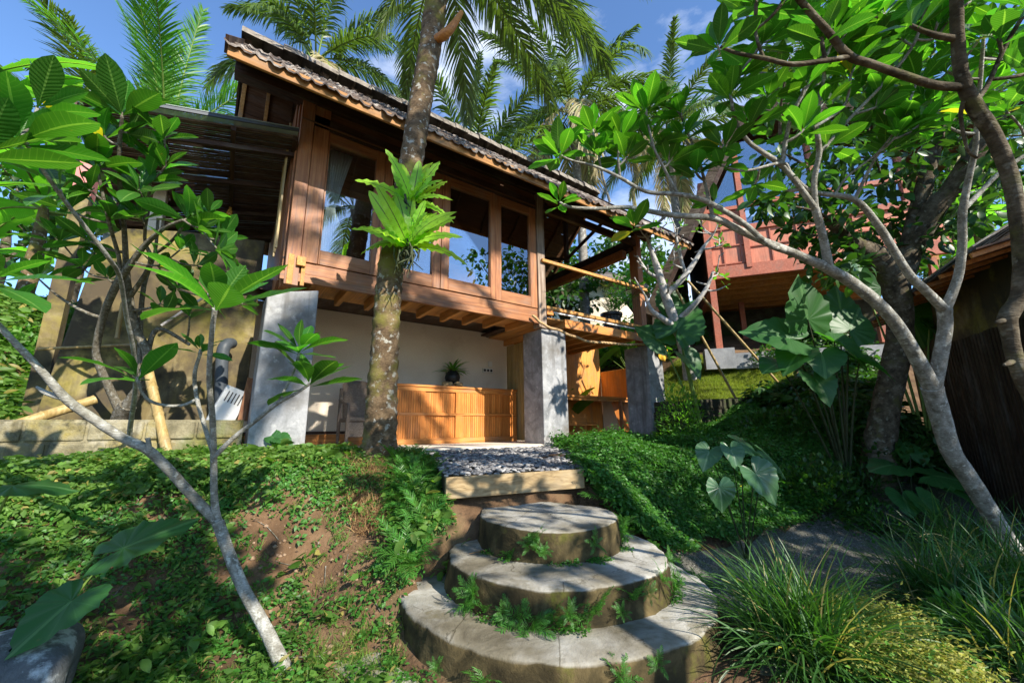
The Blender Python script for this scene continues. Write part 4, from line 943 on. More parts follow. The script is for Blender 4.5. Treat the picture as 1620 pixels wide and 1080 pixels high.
# foreground frangipani at the left
LF = [[(456, 1075, 2.26, .085), (444, 1045, 2.28, .068), (428, 1010, 2.31, .060), (410, 975, 2.35, .056), (385, 930, 2.40, .053), (365, 882, 2.45, .054), (345, 826, 2.5, .056)],
      [(345, 826, 2.55, .052), (310, 790, 2.48, .046), (272, 748, 2.40, .044), (235, 712, 2.32, .044), (190, 690, 2.26, .040), (130, 650, 2.2, .038), (102, 628, 2.16, .036), (60, 580, 2.08, .026), (5, 522, 2.0, .023), (-60, 450, 1.95, .02), (-90, 330, 1.9, .018)],
      [(236, 714, 2.31, .026), (235, 700, 2.30, .02), (234, 692, 2.30, .019)], [(104, 630, 2.16, .03), (75, 622, 2.15, .022), (58, 612, 2.16, .010)],
      [(346, 832, 2.55, .044), (339, 790, 2.52, .034), (338, 720, 2.48, .031), (336, 660, 2.40, .027), (331, 600, 2.3, .023), (334, 540, 2.22, .021), (340, 488, 2.15, .022)],
      [(339, 722, 2.48, .028), (372, 690, 2.48, .022), (405, 665, 2.48, .020), (440, 637, 2.48, .019), (468, 622, 2.46, .016), (490, 607, 2.45, .014)],
      [(440, 637, 2.48, .016), (456, 605, 2.5, .014), (468, 578, 2.5, .013), (474, 556, 2.5, .013)],
      [(338, 718, 2.48, .024), (325, 678, 2.5, .021), (312, 632, 2.52, .02), (308, 592, 2.52, .019), (318, 556, 2.5, .015)],
      [(310, 632, 2.52, .016), (288, 641, 2.5, .0145), (255, 640, 2.46, .014), (230, 628, 2.44, .014), (216, 600, 2.42, .014)],
      [(-90, 330, 1.9, .018), (-40, 260, 1.85, .016)], [(34, 215, 1.95, .014), (88, 298, 2.15, .016), (140, 366, 2.35, .018), (172, 408, 2.5, .02), (190, 440, 2.7, .022), (200, 500, 2.95, .024), (212, 560, 3.2, .026), (214, 620, 3.5, .03), (205, 690, 3.9, .035), (210, 760, 4.1, .04)]]
frangipani('frangipani_tree', 'young frangipani with forked grey trunk rooted low on the bank at the left', LF,
           [(342, 482, 2.15, 11, 1.5), (490, 604, 2.45, 12, 1.05), (474, 552, 2.5, 12, .95), (318, 552, 2.5, 8, .62), (216, 596, 2.42, 8, 1.15), (30, 218, 1.95, 11, 1.25), (-30, 240, 1.85, 9, 1.2), (-10, 440, 1.95, 7, 1.25), (60, 170, 2.0, 8, 1.1), (95, 300, 2.15, 3, .9)], .285, M['frangi_dark'], M['bark_grey'], rk=.6)
# second frangipani behind the block wall
B2 = [[(192, 700, 4.55, .13), (190, 662, 4.5, .105), (203, 640, 4.45, .10)], [(192, 655, 4.48, .06), (178, 625, 4.42, .05), (158, 580, 4.3, .045), (152, 555, 4.25, .042), (162, 505, 4.15, .042), (182, 455, 4.0, .042), (205, 420, 3.9, .036), (232, 385, 3.8, .028), (262, 360, 3.7, .02), (290, 348, 3.65, .015)],
      [(203, 640, 4.45, .08), (225, 605, 4.4, .06), (233, 560, 4.35, .055), (215, 520, 4.3, .045), (205, 470, 4.2, .04), (200, 430, 4.1, .036), (197, 370, 3.9, .026), (188, 265, 3.6, .02), (193, 185, 3.4, .016)],
      [(185, 450, 4.0, .028), (189, 413, 3.95, .022), (172, 350, 3.7, .018), (154, 268, 3.5, .014)], [(205, 470, 4.2, .03), (232, 430, 4.1, .026), (238, 405, 4.0, .024), (229, 375, 3.9, .018), (238, 290, 3.7, .014)],
      [(238, 405, 4.0, .02), (268, 385, 3.9, .017), (296, 350, 3.8, .014)], [(222, 600, 4.4, .035), (222, 520, 4.35, .03), (228, 450, 4.3, .028), (245, 400, 4.25, .02), (250, 345, 4.2, .016)], [(300, 545, 4.5, .02), (250, 520, 4.45, .028), (233, 560, 4.4, .035)]]
frangipani('frangipani_tree', 'many stemmed frangipani growing behind the block wall before the stained wall', B2,
           [(193, 178, 3.4, 13, 1.05), (205, 210, 3.5, 8), (154, 262, 3.5, 11), (238, 285, 3.7, 9, .9), (262, 262, 3.7, 8, .9), (296, 345, 3.7, 12, .9), (318, 360, 3.7, 9, .8), (330, 335, 3.75, 7, .7), (175, 345, 3.7, 7), (225, 345, 3.8, 9, .9), (140, 380, 3.9, 8, .9), (120, 250, 3.4, 8, 1.0), (250, 420, 3.9, 7, .8), (345, 395, 3.6, 9, .8), (165, 215, 3.45, 8), (100, 190, 3.3, 8), (285, 395, 3.8, 8, .8), (110, 330, 3.6, 8), (170, 440, 4, 6, .7), (310, 420, 3.9, 7, .8), (365, 430, 4.0, 9, .75), (280, 455, 4.1, 8, .75), (335, 470, 4.2, 8, .7), (255, 480, 4.2, 7, .7), (385, 480, 4.3, 7, .65), (300, 500, 4.3, 7, .65), (130, 420, 4.0, 8, .8), (95, 380, 3.9, 8, .9), (60, 440, 4.0, 8, .9), (350, 375, 3.8, 8, .7), (220, 300, 3.6, 9, .85), (260, 215, 3.6, 9, .8), (140, 300, 3.5, 9, .9)], .37, M['frangi_dark'], M['bark_twig'], rk=.8)
# large frangipani at the right
RT = [[(1612, 890, 3.5, .155), (1590, 852, 3.5, .118), (1560, 800, 3.46, .110), (1530, 752, 3.42, .112), (1505, 715, 3.38, .110), (1490, 668, 3.34, .112), (1474, 612, 3.28, .118)],
      [(1474, 612, 3.28, .098), (1447, 560, 3.2, .082), (1408, 500, 3.08, .074), (1360, 456, 2.98, .066), (1312, 426, 2.9, .058), (1262, 403, 2.84, .046), (1200, 378, 2.78, .040), (1158, 358, 2.74, .038), (1128, 345, 2.7, .036), (1060, 340, 2.66, .029), (993, 328, 2.62, .023), (950, 330, 2.58, .019), (905, 328, 2.54, .015), (885, 320, 2.52, .012)],
      [(1240, 396, 2.80, .036), (1215, 386, 2.74, .030), (1180, 356, 2.70, .029), (1150, 336, 2.68, .027), (1111, 316, 2.65, .026), (1070, 307, 2.62, .024), (1022, 303, 2.58, .020), (981, 281, 2.54, .017), (941, 263, 2.52, .014), (904, 254, 2.5, .012), (886, 245, 2.48, .010)],
      [(1128, 345, 2.7, .024), (1118, 302, 2.68, .018), (1107, 258, 2.66, .015), (1086, 205, 2.62, .013), (1076, 180, 2.6, .012)], [(1072, 307, 2.62, .018), (1050, 265, 2.6, .014), (1034, 232, 2.58, .012), (1022, 180, 2.55, .011)],
      [(981, 281, 2.54, .014), (978, 250, 2.54, .012), (980, 220, 2.54, .010)], [(965, 320, 2.6, .014), (955, 285, 2.58, .012), (947, 248, 2.56, .010)],
      [(1055, 340, 2.66, .016), (1035, 355, 2.64, .013), (1005, 358, 2.6, .011)],
      [(1312, 428, 2.9, .052), (1303, 380, 2.84, .044), (1290, 330, 2.78, .042)], [(1290, 330, 2.78, .036), (1262, 292, 2.72, .030), (1237, 262, 2.68, .032), (1205, 240, 2.62, .024), (1182, 222, 2.58, .022), (1163, 190, 2.52, .018), (1157, 155, 2.48, .014)],
      [(1290, 330, 2.78, .034), (1288, 285, 2.74, .030), (1296, 242, 2.7, .030), (1291, 185, 2.64, .022), (1303, 125, 2.58, .016), (1302, 92, 2.55, .013)],
      [(1297, 242, 2.7, .020), (1345, 187, 2.66, .017), (1400, 130, 2.6, .016), (1448, 65, 2.52, .015), (1468, -10, 2.45, .014)], [(1237, 260, 2.68, .026), (1249, 195, 2.62, .021), (1268, 152, 2.56, .019), (1308, 88, 2.5, .015), (1320, 50, 2.46, .013)],
      [(1288, 202, 2.64, .016), (1335, 168, 2.6, .013), (1346, 120, 2.56, .012)],
      [(1476, 618, 3.28, .09), (1487, 565, 3.24, .078), (1495, 520, 3.2, .074), (1494, 488, 3.16, .078)], [(1494, 490, 3.16, .062), (1470, 465, 3.1, .052), (1440, 436, 3.04, .048), (1415, 398, 3.0, .044), (1393, 362, 2.94, .043), (1352, 316, 2.86, .034), (1285, 303, 2.78, .022), (1252, 275, 2.7, .02), (1237, 258, 2.66, .018), (1180, 270, 2.6, .012), (1140, 262, 2.56, .010)],
      [(1496, 488, 3.16, .060), (1515, 440, 3.12, .050), (1522, 390, 3.06, .046), (1523, 335, 3.0, .042), (1532, 285, 2.94, .034), (1543, 235, 2.86, .028), (1546, 190, 2.8, .024), (1556, 60, 2.65, .016)], [(1524, 332, 3.0, .030), (1550, 305, 3.0, .027), (1580, 275, 3.0, .026), (1630, 240, 2.95, .022)],
      [(1352, 316, 2.86, .022), (1385, 250, 2.78, .015), (1400, 240, 2.76, .013)], [(1320, 310, 2.8, .014), (1340, 280, 2.78, .012), (1390, 240, 2.72, .011), (1425, 195, 2.66, .011)]]
RR = [(884, 318, 2.52, 8, .72), (884, 243, 2.48, 12), (937, 205, 2.52, 9, .9), (981, 214, 2.54, 10), (947, 244, 2.56, 8, .9), (1022, 172, 2.55, 13), (1076, 176, 2.6, 13), (1050, 165, 2.6, 9), (1003, 357, 2.6, 7, .8), (1155, 150, 2.48, 11), (1167, 118, 2.48, 11), (1207, 67, 2.4, 12), (1133, 70, 2.4, 8), (1244, 50, 2.4, 12), (1300, 88, 2.55, 12), (1320, 46, 2.46, 12), (1346, 116, 2.56, 11), (1334, 60, 2.5, 9), (1400, 236, 2.76, 9), (1425, 190, 2.66, 11), (1386, 170, 2.66, 10), (1271, 205, 2.62, 9), (1144, 230, 2.58, 9), (1140, 262, 2.56, 7), (1100, 270, 2.66, 8), (1185, 195, 2.56, 9), (1468, 0, 2.45, 12), (1426, 60, 2.55, 11), (1493, 111, 2.75, 12), (1556, 55, 2.65, 11), (1597, 92, 2.85, 11), (1630, 160, 2.9, 10), (1548, 150, 2.8, 9), (1450, 130, 2.65, 8), (1360, 30, 2.48, 10), (1080, 215, 2.62, 7), (1030, 225, 2.6, 7), (1060, 255, 2.64, 7), (990, 250, 2.56, 7), (1215, 150, 2.55, 8), (1240, 300, 2.76, 5, .8), (1195, 290, 2.72, 6, .8), (1310, 230, 2.7, 7), (1480, 60, 2.6, 10), (1280, 20, 2.45, 10), (1400, 20, 2.5, 10), (1520, -20, 2.5, 11), (1180, 20, 2.4, 10), (1365, 90, 2.6, 8), (1128, 320, 2.68, 4, .7)]
RR += [(RNG.uniform(1180, 1620), RNG.uniform(0, 215), RNG.uniform(2.5, 3.2), int(RNG.integers(7, 11)), RNG.uniform(.75, 1.0)) for _ in range(34)]
frangipani('frangipani_tree', 'large frangipani with pale forked trunk leaning over the path at the right', RT, RR, .215, M['frangi'], M['bark_grey'], rk=.60, extra=3)
# dark limb hanging into the frame at the top right
DT = [[(1750, 1150, 1.9, .10), (1720, 900, 1.9, .075), (1672, 700, 1.9, .068), (1625, 612, 1.9, .062), (1606, 568, 1.9, .056), (1598, 530, 1.9, .056), (1594, 502, 1.89, .066), (1612, 470, 1.88, .060), (1617, 420, 1.86, .056), (1611, 350, 1.84, .055), (1598, 280, 1.82, .054), (1572, 215, 1.8, .054), (1540, 165, 1.78, .056), (1522, 120, 1.76, .046), (1515, 60, 1.74, .043), (1512, -30, 1.7, .04)],
      [(1525, 138, 1.77, .034), (1480, 135, 1.76, .032), (1419, 116, 1.74, .031), (1380, 102, 1.73, .030), (1342, 88, 1.72, .032), (1308, 48, 1.68, .027), (1264, -2, 1.64, .025), (1230, -60, 1.6, .02)], [(1344, 90, 1.72, .022), (1301, 97, 1.7, .019), (1252, 102, 1.7, .0185), (1212, 93, 1.7, .017), (1165, 84, 1.72, .014), (1140, 74, 1.74, .011)],
      [(1540, 165, 1.78, .022), (1562, 135, 1.78, .018), (1592, 70, 1.76, .016), (1625, 15, 1.74, .015)], [(1208, 92, 1.7, .014), (1196, 55, 1.7, .012), (1195, 5, 1.68, .011)], [(1525, 160, 1.78, .018), (1520, 185, 1.8, .015), (1530, 235, 1.84, .012), (1545, 250, 1.86, .010)], [(1592, 505, 1.89, .03), (1584, 508, 1.88, .022), (1575, 510, 1.88, .012)], [(1603, 570, 1.9, .03), (1595, 575, 1.88, .02), (1588, 577, 1.87, .012)]]
frangipani('frangipani_tree', 'dark frangipani stem with a cut knot leaning in at the right edge', DT,
           [(1136, 72, 1.74, 7, .72), (1195, 2, 1.68, 9, .8), (1240, 0, 1.64, 9, .85), (1625, 10, 1.74, 9, .9), (1300, 60, 1.7, 5, .7), (1512, -40, 1.7, 10), (1440, 40, 1.75, 6, .8), (1580, 60, 1.76, 8, .8), (1640, 110, 1.8, 8, .9)], .25, M['frangi_dark'], M['bark_dark'], rk=.52)

# ------------------------------------------------------------------ palms
def frond(mb, rach, P, az, el, L, droop, nl=66, ll=.24, hang=.5, wid=.012, roll=0.0):
    m = 26; t = np.linspace(0, 1, m); e = el-droop*t**1.4
    h = np.array([math.cos(az), math.sin(az), 0]); st = L/(m-1)
    pts = P+np.concatenate([[np.zeros(3)], np.cumsum((np.cos(e)[:, None]*h+np.sin(e)[:, None]*UZ)[:-1]*st, 0)])
    rach.tube(pts[::2], np.linspace(.028, .006, len(pts[::2]))*L/3.5, 5, 1)
    tt = np.linspace(.13, .995, nl)+RNG.normal(0, .003, nl)
    base = np.stack([np.interp(tt, t, pts[:, k]) for k in range(3)], -1); ee = np.interp(tt, t, e)
    T = np.cos(ee)[:, None]*h+np.sin(ee)[:, None]*UZ
    side = np.cross(h, UZ); Nn = np.cross(side, T); 
    if roll: side = side*math.cos(roll)+Nn*math.sin(roll)
    ln = L*ll*np.sin(np.pi*(.16+.78*tt))**.75
    for s in (-1, 1):
        a = R(34)+R(30)*tt+RNG.normal(0, .07, nl)
        d = np.cos(a)[:, None]*side*s+np.sin(a)[:, None]*T+Nn*(.18+RNG.normal(0, .10, nl))[:, None]
        d /= np.linalg.norm(d, axis=1)[:, None]; l = ln*RNG.uniform(.85, 1.1, nl); hg = hang*RNG.uniform(.6, 1.3, nl)
        wv = np.cross(d, Nn); wv /= np.linalg.norm(wv, axis=1)[:, None]; wv = wv+Nn*RNG.uniform(-.4, .4, nl)[:, None]
        rows = []
        for q, w in ((0, .8), (.3, 1.1), (.65, .8), (1, .06)):
            c = base+d*(l*q)[:, None]*(1-.25*hg[:, None]*q)+np.array([0, 0, -1.0])*(l*hg*q*q*.75)[:, None]
            for sg in (-1, 1): rows.append(c+wv*(sg*w*wid*L/2))
        V = np.stack(rows, 1).reshape(-1, 3); k = np.arange(nl)[:, None]*8; b = np.array([[0, 1, 3, 2], [2, 3, 5, 4], [4, 5, 7, 6]])
        mb.add(V, (k[:, :, None]+b[None]).reshape(-1, 4))
def palm(name, label, trunk, C, fr, L, leaf, bark=None, grp=None, rad=(.16, .11), seg=14, dry=0, cat='palm tree', rings=26, **kw):
    """trunk: points; fr: list of (azimuth, elevation, droop, length factor)."""
    th = thing(name, label, cat, trunk[0], grp); mb = MB()
    tp = np.array(trunk); n = rings*4; t = np.linspace(0, 1, n); s = np.linspace(0, 1, len(tp))
    u = t*(len(tp)-1); pts = np.stack([np.interp(t, s, tp[:, k]) for k in range(3)], -1)
    for _ in range(6): pts[1:-1] = (pts[:-2]+pts[1:-1]*2+pts[2:])/4
    r = np.interp(t, s, np.linspace(rad[0], rad[1], len(tp)) if len(rad) == 2 else rad)*(1+.06*((np.arange(n) % 4)/3-.5)+RNG.normal(0, .015, n))
    mb.tube(pts, r, seg, 1, wob=.035); mb.build('trunk', bark or M['bark_palm_grey'], th, True)
    lf, ra, dl = MB(), MB(), MB()
    for k, (az, el, dr, q) in enumerate(fr):
        frond(dl if k < dry else lf, ra, np.array(C)+[.1*math.cos(az), .1*math.sin(az), RNG.uniform(-.1, .1)], az, el, L*q, dr, **kw)
    if dry: dl.build('dry_fronds', M['palm_dry'], th)
    lf.build('crown', leaf, th); ra.build('leaf_stalks', M['soft_stem'], th, True); return th
def fan(n, seed, lo=-25, hi=78, dr=(.7, 1.5)):
    g = np.random.default_rng(seed); out = []
    for k in range(n):
        q = k/max(1, n-1); out.append((k*2.39996+g.uniform(-.2, .2), R(lo+(hi-lo)*q+g.uniform(-6, 6)), g.uniform(*dr), g.uniform(.85, 1.08)))
    return out
# main palm before the house
tk = [dep(597, 760, 4.34), dep(601, 690, 4.40), dep(606, 600, 4.48), dep(612, 500, 4.58), dep(618, 420, 4.68), dep(636, 340, 4.80), dep(652, 250, 4.96), dep(664, 170, 5.12), dep(680, 80, 5.32), dep(690, 0, 5.5), dep(698, -60, 5.65), dep(702, -100, 5.75)]
cr_ = dep(703, -115, 5.8)
VX = _r; AZR = math.atan2(_r[1], _r[0])
fr = [(AZR+.05, R(8), 1.15, 1.0), (AZR-.35, R(14), 1.2, 1.05), (AZR+.45, R(0), .95, 1.0), (AZR+.85, R(-8), .8, .9), (AZR-.75, R(-6), .9, .85), (AZR+2.7, R(-40), .55, .55), (AZR+3.3, R(-30), .7, .6), (AZR+1.5, R(-20), .8, .8), (AZR+2.0, R(20), 1.1, 1), (AZR-1.6, R(20), 1.1, .9), (AZR+.2, R(50), 1.4, 1), (AZR+3.1, R(40), 1.3, 1), (AZR+1.2, R(45), 1.3, 1), (AZR-2.2, R(45), 1.2, .9), (AZR+.2, R(-22), .7, .85), (AZR+.62, R(22), 1.25, 1.05)]
palm('coconut_palm', 'tall coconut palm with a mossy ringed trunk standing before the house', tk, cr_, fr, 3.1, M['palm'], M['bark_palm'], rad=(.22, .178, .157, .147, .142, .140, .139, .140, .141, .142, .14, .135), seg=22, rings=52, hang=.75, nl=62, wid=.011)
o = MB().tube([dep(690, 62, 5.25), dep(702, 56, 5.2), dep(716, 42, 5.2), dep(730, 20, 5.3)], [.05, .065, .05, .03], 9, 4).build('flower_stalk', M['orange_wood'], None, True); tag(o, 'dried brown flower stalk jutting from the tall palm trunk near its top', 'stalk')
# palms behind the roof
def bgpalm(label, px, py, D, L, n, seed, leaf, lo=-25, hi=75, dry=0, dr=(.8, 1.7), hang=.8, gz=None, grp='coconut palms behind the house', **kw):
    C = dep(px, py, D); g = [C[0]+.3, C[1]+.2, float(terr(C[0], C[1]))-.2]
    palm('coconut_palm', label, [g, (np.array(g)+C)/2+[.15, 0, 0], C-[0, 0, .1]], C, fan(n, seed, lo, hi, dr), L, leaf, rad=(.17, .12), seg=10, rings=18, dry=dry, hang=hang, grp=grp, **kw)
bgpalm('coconut palm behind the left end of the ridge, its crown above the tiles', 500, 95, 13, 3.9, 24, 3, M['palm'], lo=-42, dry=4)
bgpalm('young coconut palm with upright bright fronds behind the slatted awning', 262, 235, 9.0, 3.6, 11, 5, M['palm_bright'], lo=35, hi=84, dr=(.25, .75), hang=.3, wid=.0075, nl=84)
bgpalm('coconut palm beyond the left corner, its fronds beside the young bright palm', 175, 250, 11, 4.2, 12, 8, M['palm'], lo=20, hi=80, dr=(.5, 1.1), hang=.45, wid=.008, nl=80)
bgpalm('coconut palm just behind the tiled roof, right of the mossy palm trunk', 742, 285, 11.5, 3.6, 16, 11, M['palm'], lo=0, hi=80, dr=(.5, 1.2))
bgpalm('coconut palm with pale drying fronds whose trunk shows through the balcony', 905, 175, 14, 3.6, 26, 14, M['palm'], lo=-55, hi=76, dry=8)
bgpalm('greyish coconut palm between the tiled roof and the red house', 1055, 215, 15, 3.6, 22, 17, M['palm'], lo=-50, dry=6)
bgpalm('coconut palm rising behind the red house roof', 1290, 120, 17, 4.0, 20, 23, M['palm'])
bgpalm('coconut palm above the shed roof among the branches', 1500, 240, 14, 3.4, 20, 25, M['palm'], lo=-50, dry=5)
# ------------------------------------------------------------------ bird's nest ferns on the palm trunk
def wl(t): return .112*np.clip(np.sin(np.pi*np.clip(t, .0, 1)**.8), 0, 1)**.55+.004
def nest(label, P, n, L, ph):
    th = thing('birds_nest_fern', label, 'fern', P, "bird's nest ferns on the palm trunk"); mb = MB()
    Ts = [strip_leaf(18, 4, wl, .14, d, .30, 7+q) for q, d in enumerate((.10, .25, .42, .60, .3))]
    for k in range(n):
        az = k*2.39996+ph; t = k/(n-1); el = R(80)-R(72)*t
        out = -_f*[1, 1, 0]; out /= np.linalg.norm(out); q = np.cross(UZ, out)
        d = math.cos(el)*(math.cos(az)*q+math.sin(az)*.75*out+out*.28)+math.sin(el)*UZ
        mb.inst(Ts[k % 5], P+RNG.normal(0, .015, 3), frame(d, UZ*.45+out*.85+RNG.normal(0, .22, 3)), L*RNG.uniform(.75, 1.12))
    mb.build('fronds', M['fern'], th, True)
    b = MB()
    for k in range(30): q = P+RNG.normal(0, .05, 3)*[1, 1, .6]; b.tube([q, q+[RNG.normal(0, .04), RNG.normal(0, .04), -.09], q+[RNG.normal(0, .06), RNG.normal(0, .06), -RNG.uniform(.15, .32)]], [.014, .01, .004], 5, 1)
    b.build('root_mass', M['dark_stem'], th, True)
nest("bird's nest fern perched on the palm trunk, the upper one below the eave", dep(650, 322, 4.55), 19, .58, .4)
nest("bird's nest fern perched on the palm trunk, the lower and wider one", dep(645, 390, 4.36), 26, .70, 1.1)
# ------------------------------------------------------------------ dark broadleaf tree at the right
def ell(t): return .24*np.clip(np.sin(np.pi*np.clip((t-.08)/.92, 0, 1)**.9), 0, 1)**.75+.004
ET = [strip_leaf(4, 2, ell, .25, d) for d in (.05, .2, .35)]
def leafball(mb, C, rad, n, L, T=ET, flat=.7, down=.25):
    d = rdirs(n, -1, 1); P = C+d*(RNG.uniform(0, 1, n)**.45)[:, None]*np.array(rad)
    q = d*.7+RNG.normal(0, .6, (n, 3)); q[:, 2] -= down; f = frame(q, RNG.normal(0, .5, (n, 3))+[0, 0, 1]); S = L*RNG.uniform(.65, 1.2, n); k = RNG.integers(0, len(T), n)
    for j in range(len(T)):
        s = k == j
        if s.any(): mb.inst(T[j], P[s], f[s], S[s])
def tree(name, label, branches, clumps, L, leaf, bark, cat='tree', grp=None, n=60, flat=.7, twigs=True, seg=10):
    """branches: lists of (point, radius); clumps: (point, radius)."""
    th = thing(name, label, cat, branches[0][0][0], grp); mb = MB(); S = []
    for b in branches:
        p = np.array([q[0] for q in b]); r = [q[1] for q in b]; mb.tube(p, r, seg, 5, wob=.06)
        t = np.linspace(0, len(p)-1, 24); S.append(np.stack([np.interp(t, np.arange(len(p)), p[:, k]) for k in range(3)], -1))
    S = np.concatenate(S); lf = MB()
    for C, r in clumps:
        C = np.array(C); v = S-C; d = np.linalg.norm(v, axis=1)+.8*np.maximum(0, v[:, 2]); a = S[d.argmin()]
        if twigs:
            pts = bez(a, a*.5+C*.5+RNG.normal(0, .12, 3), C, 5); mb.tube(pts, np.linspace(.022, .007, 5)*(.6+np.linalg.norm(C-a)*.5), 6, 2); S = np.vstack([S, pts[2:]])
        leafball(lf, C, np.array([r, r, r*flat]), int(n*RNG.uniform(.7, 1.3)), L)
    mb.build('trunk', bark, th, True); lf.build('crown', leaf, th, True); return th
D_ = 5.7
br = [[(np.array([*dep(1385, 740, D_-.1)[:2], float(terr(*dep(1385, 740, D_-.1)[:2]))-.25]), .24), (dep(1390, 715, D_-.05), .19), (dep(1400, 650, D_), .165), (dep(1412, 590, D_), .155), (dep(1424, 530, D_), .15), (dep(1420, 470, D_), .16), (dep(1412, 430, D_), .17)],
      [(dep(1415, 440, D_), .18), (dep(1385, 405, D_), .15), (dep(1350, 385, D_-.1), .10), (dep(1310, 345, D_-.2), .06)], [(dep(1420, 445, D_), .17), (dep(1440, 395, D_), .14), (dep(1452, 340, D_), .12), (dep(1468, 270, D_), .09), (dep(1488, 200, D_), .06)],
      [(dep(1440, 400, D_), .13), (dep(1478, 330, D_-.2), .14), (dep(1500, 305, D_-.3), .11), (dep(1540, 245, D_-.5), .105), (dep(1580, 185, D_-.6), .11), (dep(1625, 150, D_-.8), .10)]]
cl = []
for px, py, r in ((1215, 325, .22), (1262, 362, .22), (1290, 385, .25), (1310, 310, .4), (1345, 280, .4), (1280, 265, .4), (1340, 345, .3), (1400, 300, .4), (1385, 250, .4), (1440, 255, .4), (1480, 225, .4), (1420, 200, .4), (1360, 210, .4), (1450, 340, .3), (1485, 370, .28), (1505, 345, .3), (1530, 300, .3), (1560, 260, .35), (1545, 340, .22), (1320, 400, .3), (1365, 375, .3), (1300, 430, .22), (1500, 180, .4), (1550, 150, .45), (1600, 130, .45), (1590, 220, .35), (1300, 200, .4), (1240, 240, .35), (1460, 150, .4), (1380, 150, .4), (1330, 240, .35), (1480, 300, .3), (1410, 360, .3), (1430, 415, .25), (1345, 430, .22), (1610, 270, .3), (1275, 320, .25), (1250, 90, .4), (1310, 130, .4), (1350, 80, .4), (1420, 100, .4), (1230, 170, .3), (1570, 60, .45), (1500, 60, .4)):
    cl.append((dep(px, py, D_+RNG.uniform(-.7, .7)), r*1.15))
tree('broadleaf_tree', 'gnarled dark broadleaf tree between the shed and the elephant ears', br, cl, .19, M['broad'], M['bark_dark'], n=62)
# ------------------------------------------------------------------ trees behind, each its own crown
def bgtree(name, label, px, py, D, rx, rz, nc, L, leaf, n=70, grp='trees on the slope behind'):
    C = dep(px, py, D); gz = float(terr(C[0], C[1])); b = np.array([C[0], C[1], gz-.2]); cl = []
    for k in range(nc):
        d = rdirs(1, -.8, 1)[0]*RNG.uniform(.4, 1)**.5; cl.append((C+d*[rx, rx, rz], rx*RNG.uniform(.26, .42)))
    mid = (b+C)/2+[.1, 0, 0]
    tree(name, label, [[(b, .2), (mid, .15), (C-[0, 0, rz*.3], .1), (C+[0, 0, rz*.4], .04)], [(mid, .1), (C+[rx*.4, 0, -.1], .05)], [(mid, .1), (C+[-rx*.4, .2, -.1], .05)]], cl, L, leaf, M['bark_dark'], grp=grp, n=n, seg=8)
bgtree('shrub_tree', 'dense dark shrub tree behind the balcony at the left', 890, 455, 13.5, 1.2, 1.0, 18, .22, M['broad'])
bgtree('shrub_tree', 'pale green shrub tree seen past the balcony post', 1010, 470, 15, 1.5, 1.2, 18, .22, M['broad_bright'])
bgtree('shrub_tree', 'dark shrub tree under the bare frangipani beside the red house', 1060, 520, 12, 1.0, .9, 16, .2, M['broad'])
bgtree('broadleaf_tree', 'bright green tree above the red house roof', 1330, 215, 20, 3.0, 3.0, 34, .34, M['broad_bright'])
bgtree('broadleaf_tree', 'dense green tree behind the shed roof at the right', 1540, 330, 14, 2.6, 2.2, 34, .30, M['broad_bright'])
bgtree('broadleaf_tree', 'dark tree on the slope between the red house and the shed', 1420, 400, 16, 2.4, 2.2, 30, .28, M['broad'])
bgtree('broadleaf_tree', 'low green tree on the far left slope', 20, 330, 14, 2.4, 2.2, 28, .30, M['broad_bright'])
bgtree('broadleaf_tree', 'dark tree behind the left retaining wall', 130, 360, 12, 1.6, 1.6, 24, .26, M['broad'])
bgtree('broadleaf_tree', 'green tree far behind the thatched hut', 960, 430, 30, 4, 3, 30, .5, M['broad'])
# ------------------------------------------------------------------ bananas and big paddles
def paddle(mb, st, P, az, el, L, droop, w, petiole=.25, tears=0, stem=.018, sag=.35):
    m = 16; t = np.linspace(0, 1, m); e = el-droop*t**1.3; h = np.array([math.cos(az), math.sin(az), 0]); tot = L*(1+petiole)
    pt = np.linspace(0, 1, 26); pe = el-droop*np.clip((pt-petiole/(1+petiole))*(1+petiole), 0, 1)**1.3
    pts = P+np.concatenate([[np.zeros(3)], np.cumsum((np.cos(pe)[:, None]*h+np.sin(pe)[:, None]*UZ)[:-1]*tot/25, 0)])
    st.tube(pts[::3], np.linspace(stem, stem*.25, len(pts[::3])), 6, 1)
    q = petiole/(1+petiole)+t*(1/(1+petiole)); c = np.stack([np.interp(q, pt, pts[:, k]) for k in range(3)], -1)
    T = np.cos(e)[:, None]*h+np.sin(e)[:, None]*UZ; side = np.cross(h, UZ); Nn = np.cross(side, T); Nn *= np.sign(Nn[:, 2:3]+1e-6)
    roll = RNG.uniform(-.5, .5); W_ = w*np.clip(np.sin(np.pi*np.clip(t, .02, .985)**.85), 0, 1)**.5
    s2 = side*math.cos(roll)+Nn*math.sin(roll); n2 = -side*math.sin(roll)+Nn*math.cos(roll)
    vv = np.linspace(-1, 1, 7); rows = []
    for v in vv: rows.append(c+s2*(v*W_)[:, None]+n2*((abs(v)*.35-v*v*sag)*W_)[:, None]+T*(abs(v)*W_*.25)[:, None]+n2*(.05*np.sin(t*23+v*3)*abs(v)*W_)[:, None])
    V = np.stack(rows, 1).reshape(-1, 3); uv = np.stack(np.meshgrid(t, (vv+1)/2, indexing='ij'), -1).reshape(-1, 2)
    F = []
    for a in range(m-1):
        tear = tears and RNG.uniform() < tears
        for b in range(6):
            if tear and b in (0, 5): continue
            F.append((a*7+b, (a+1)*7+b, (a+1)*7+b+1, a*7+b+1))
    mb.add(V, np.array(F), uv)
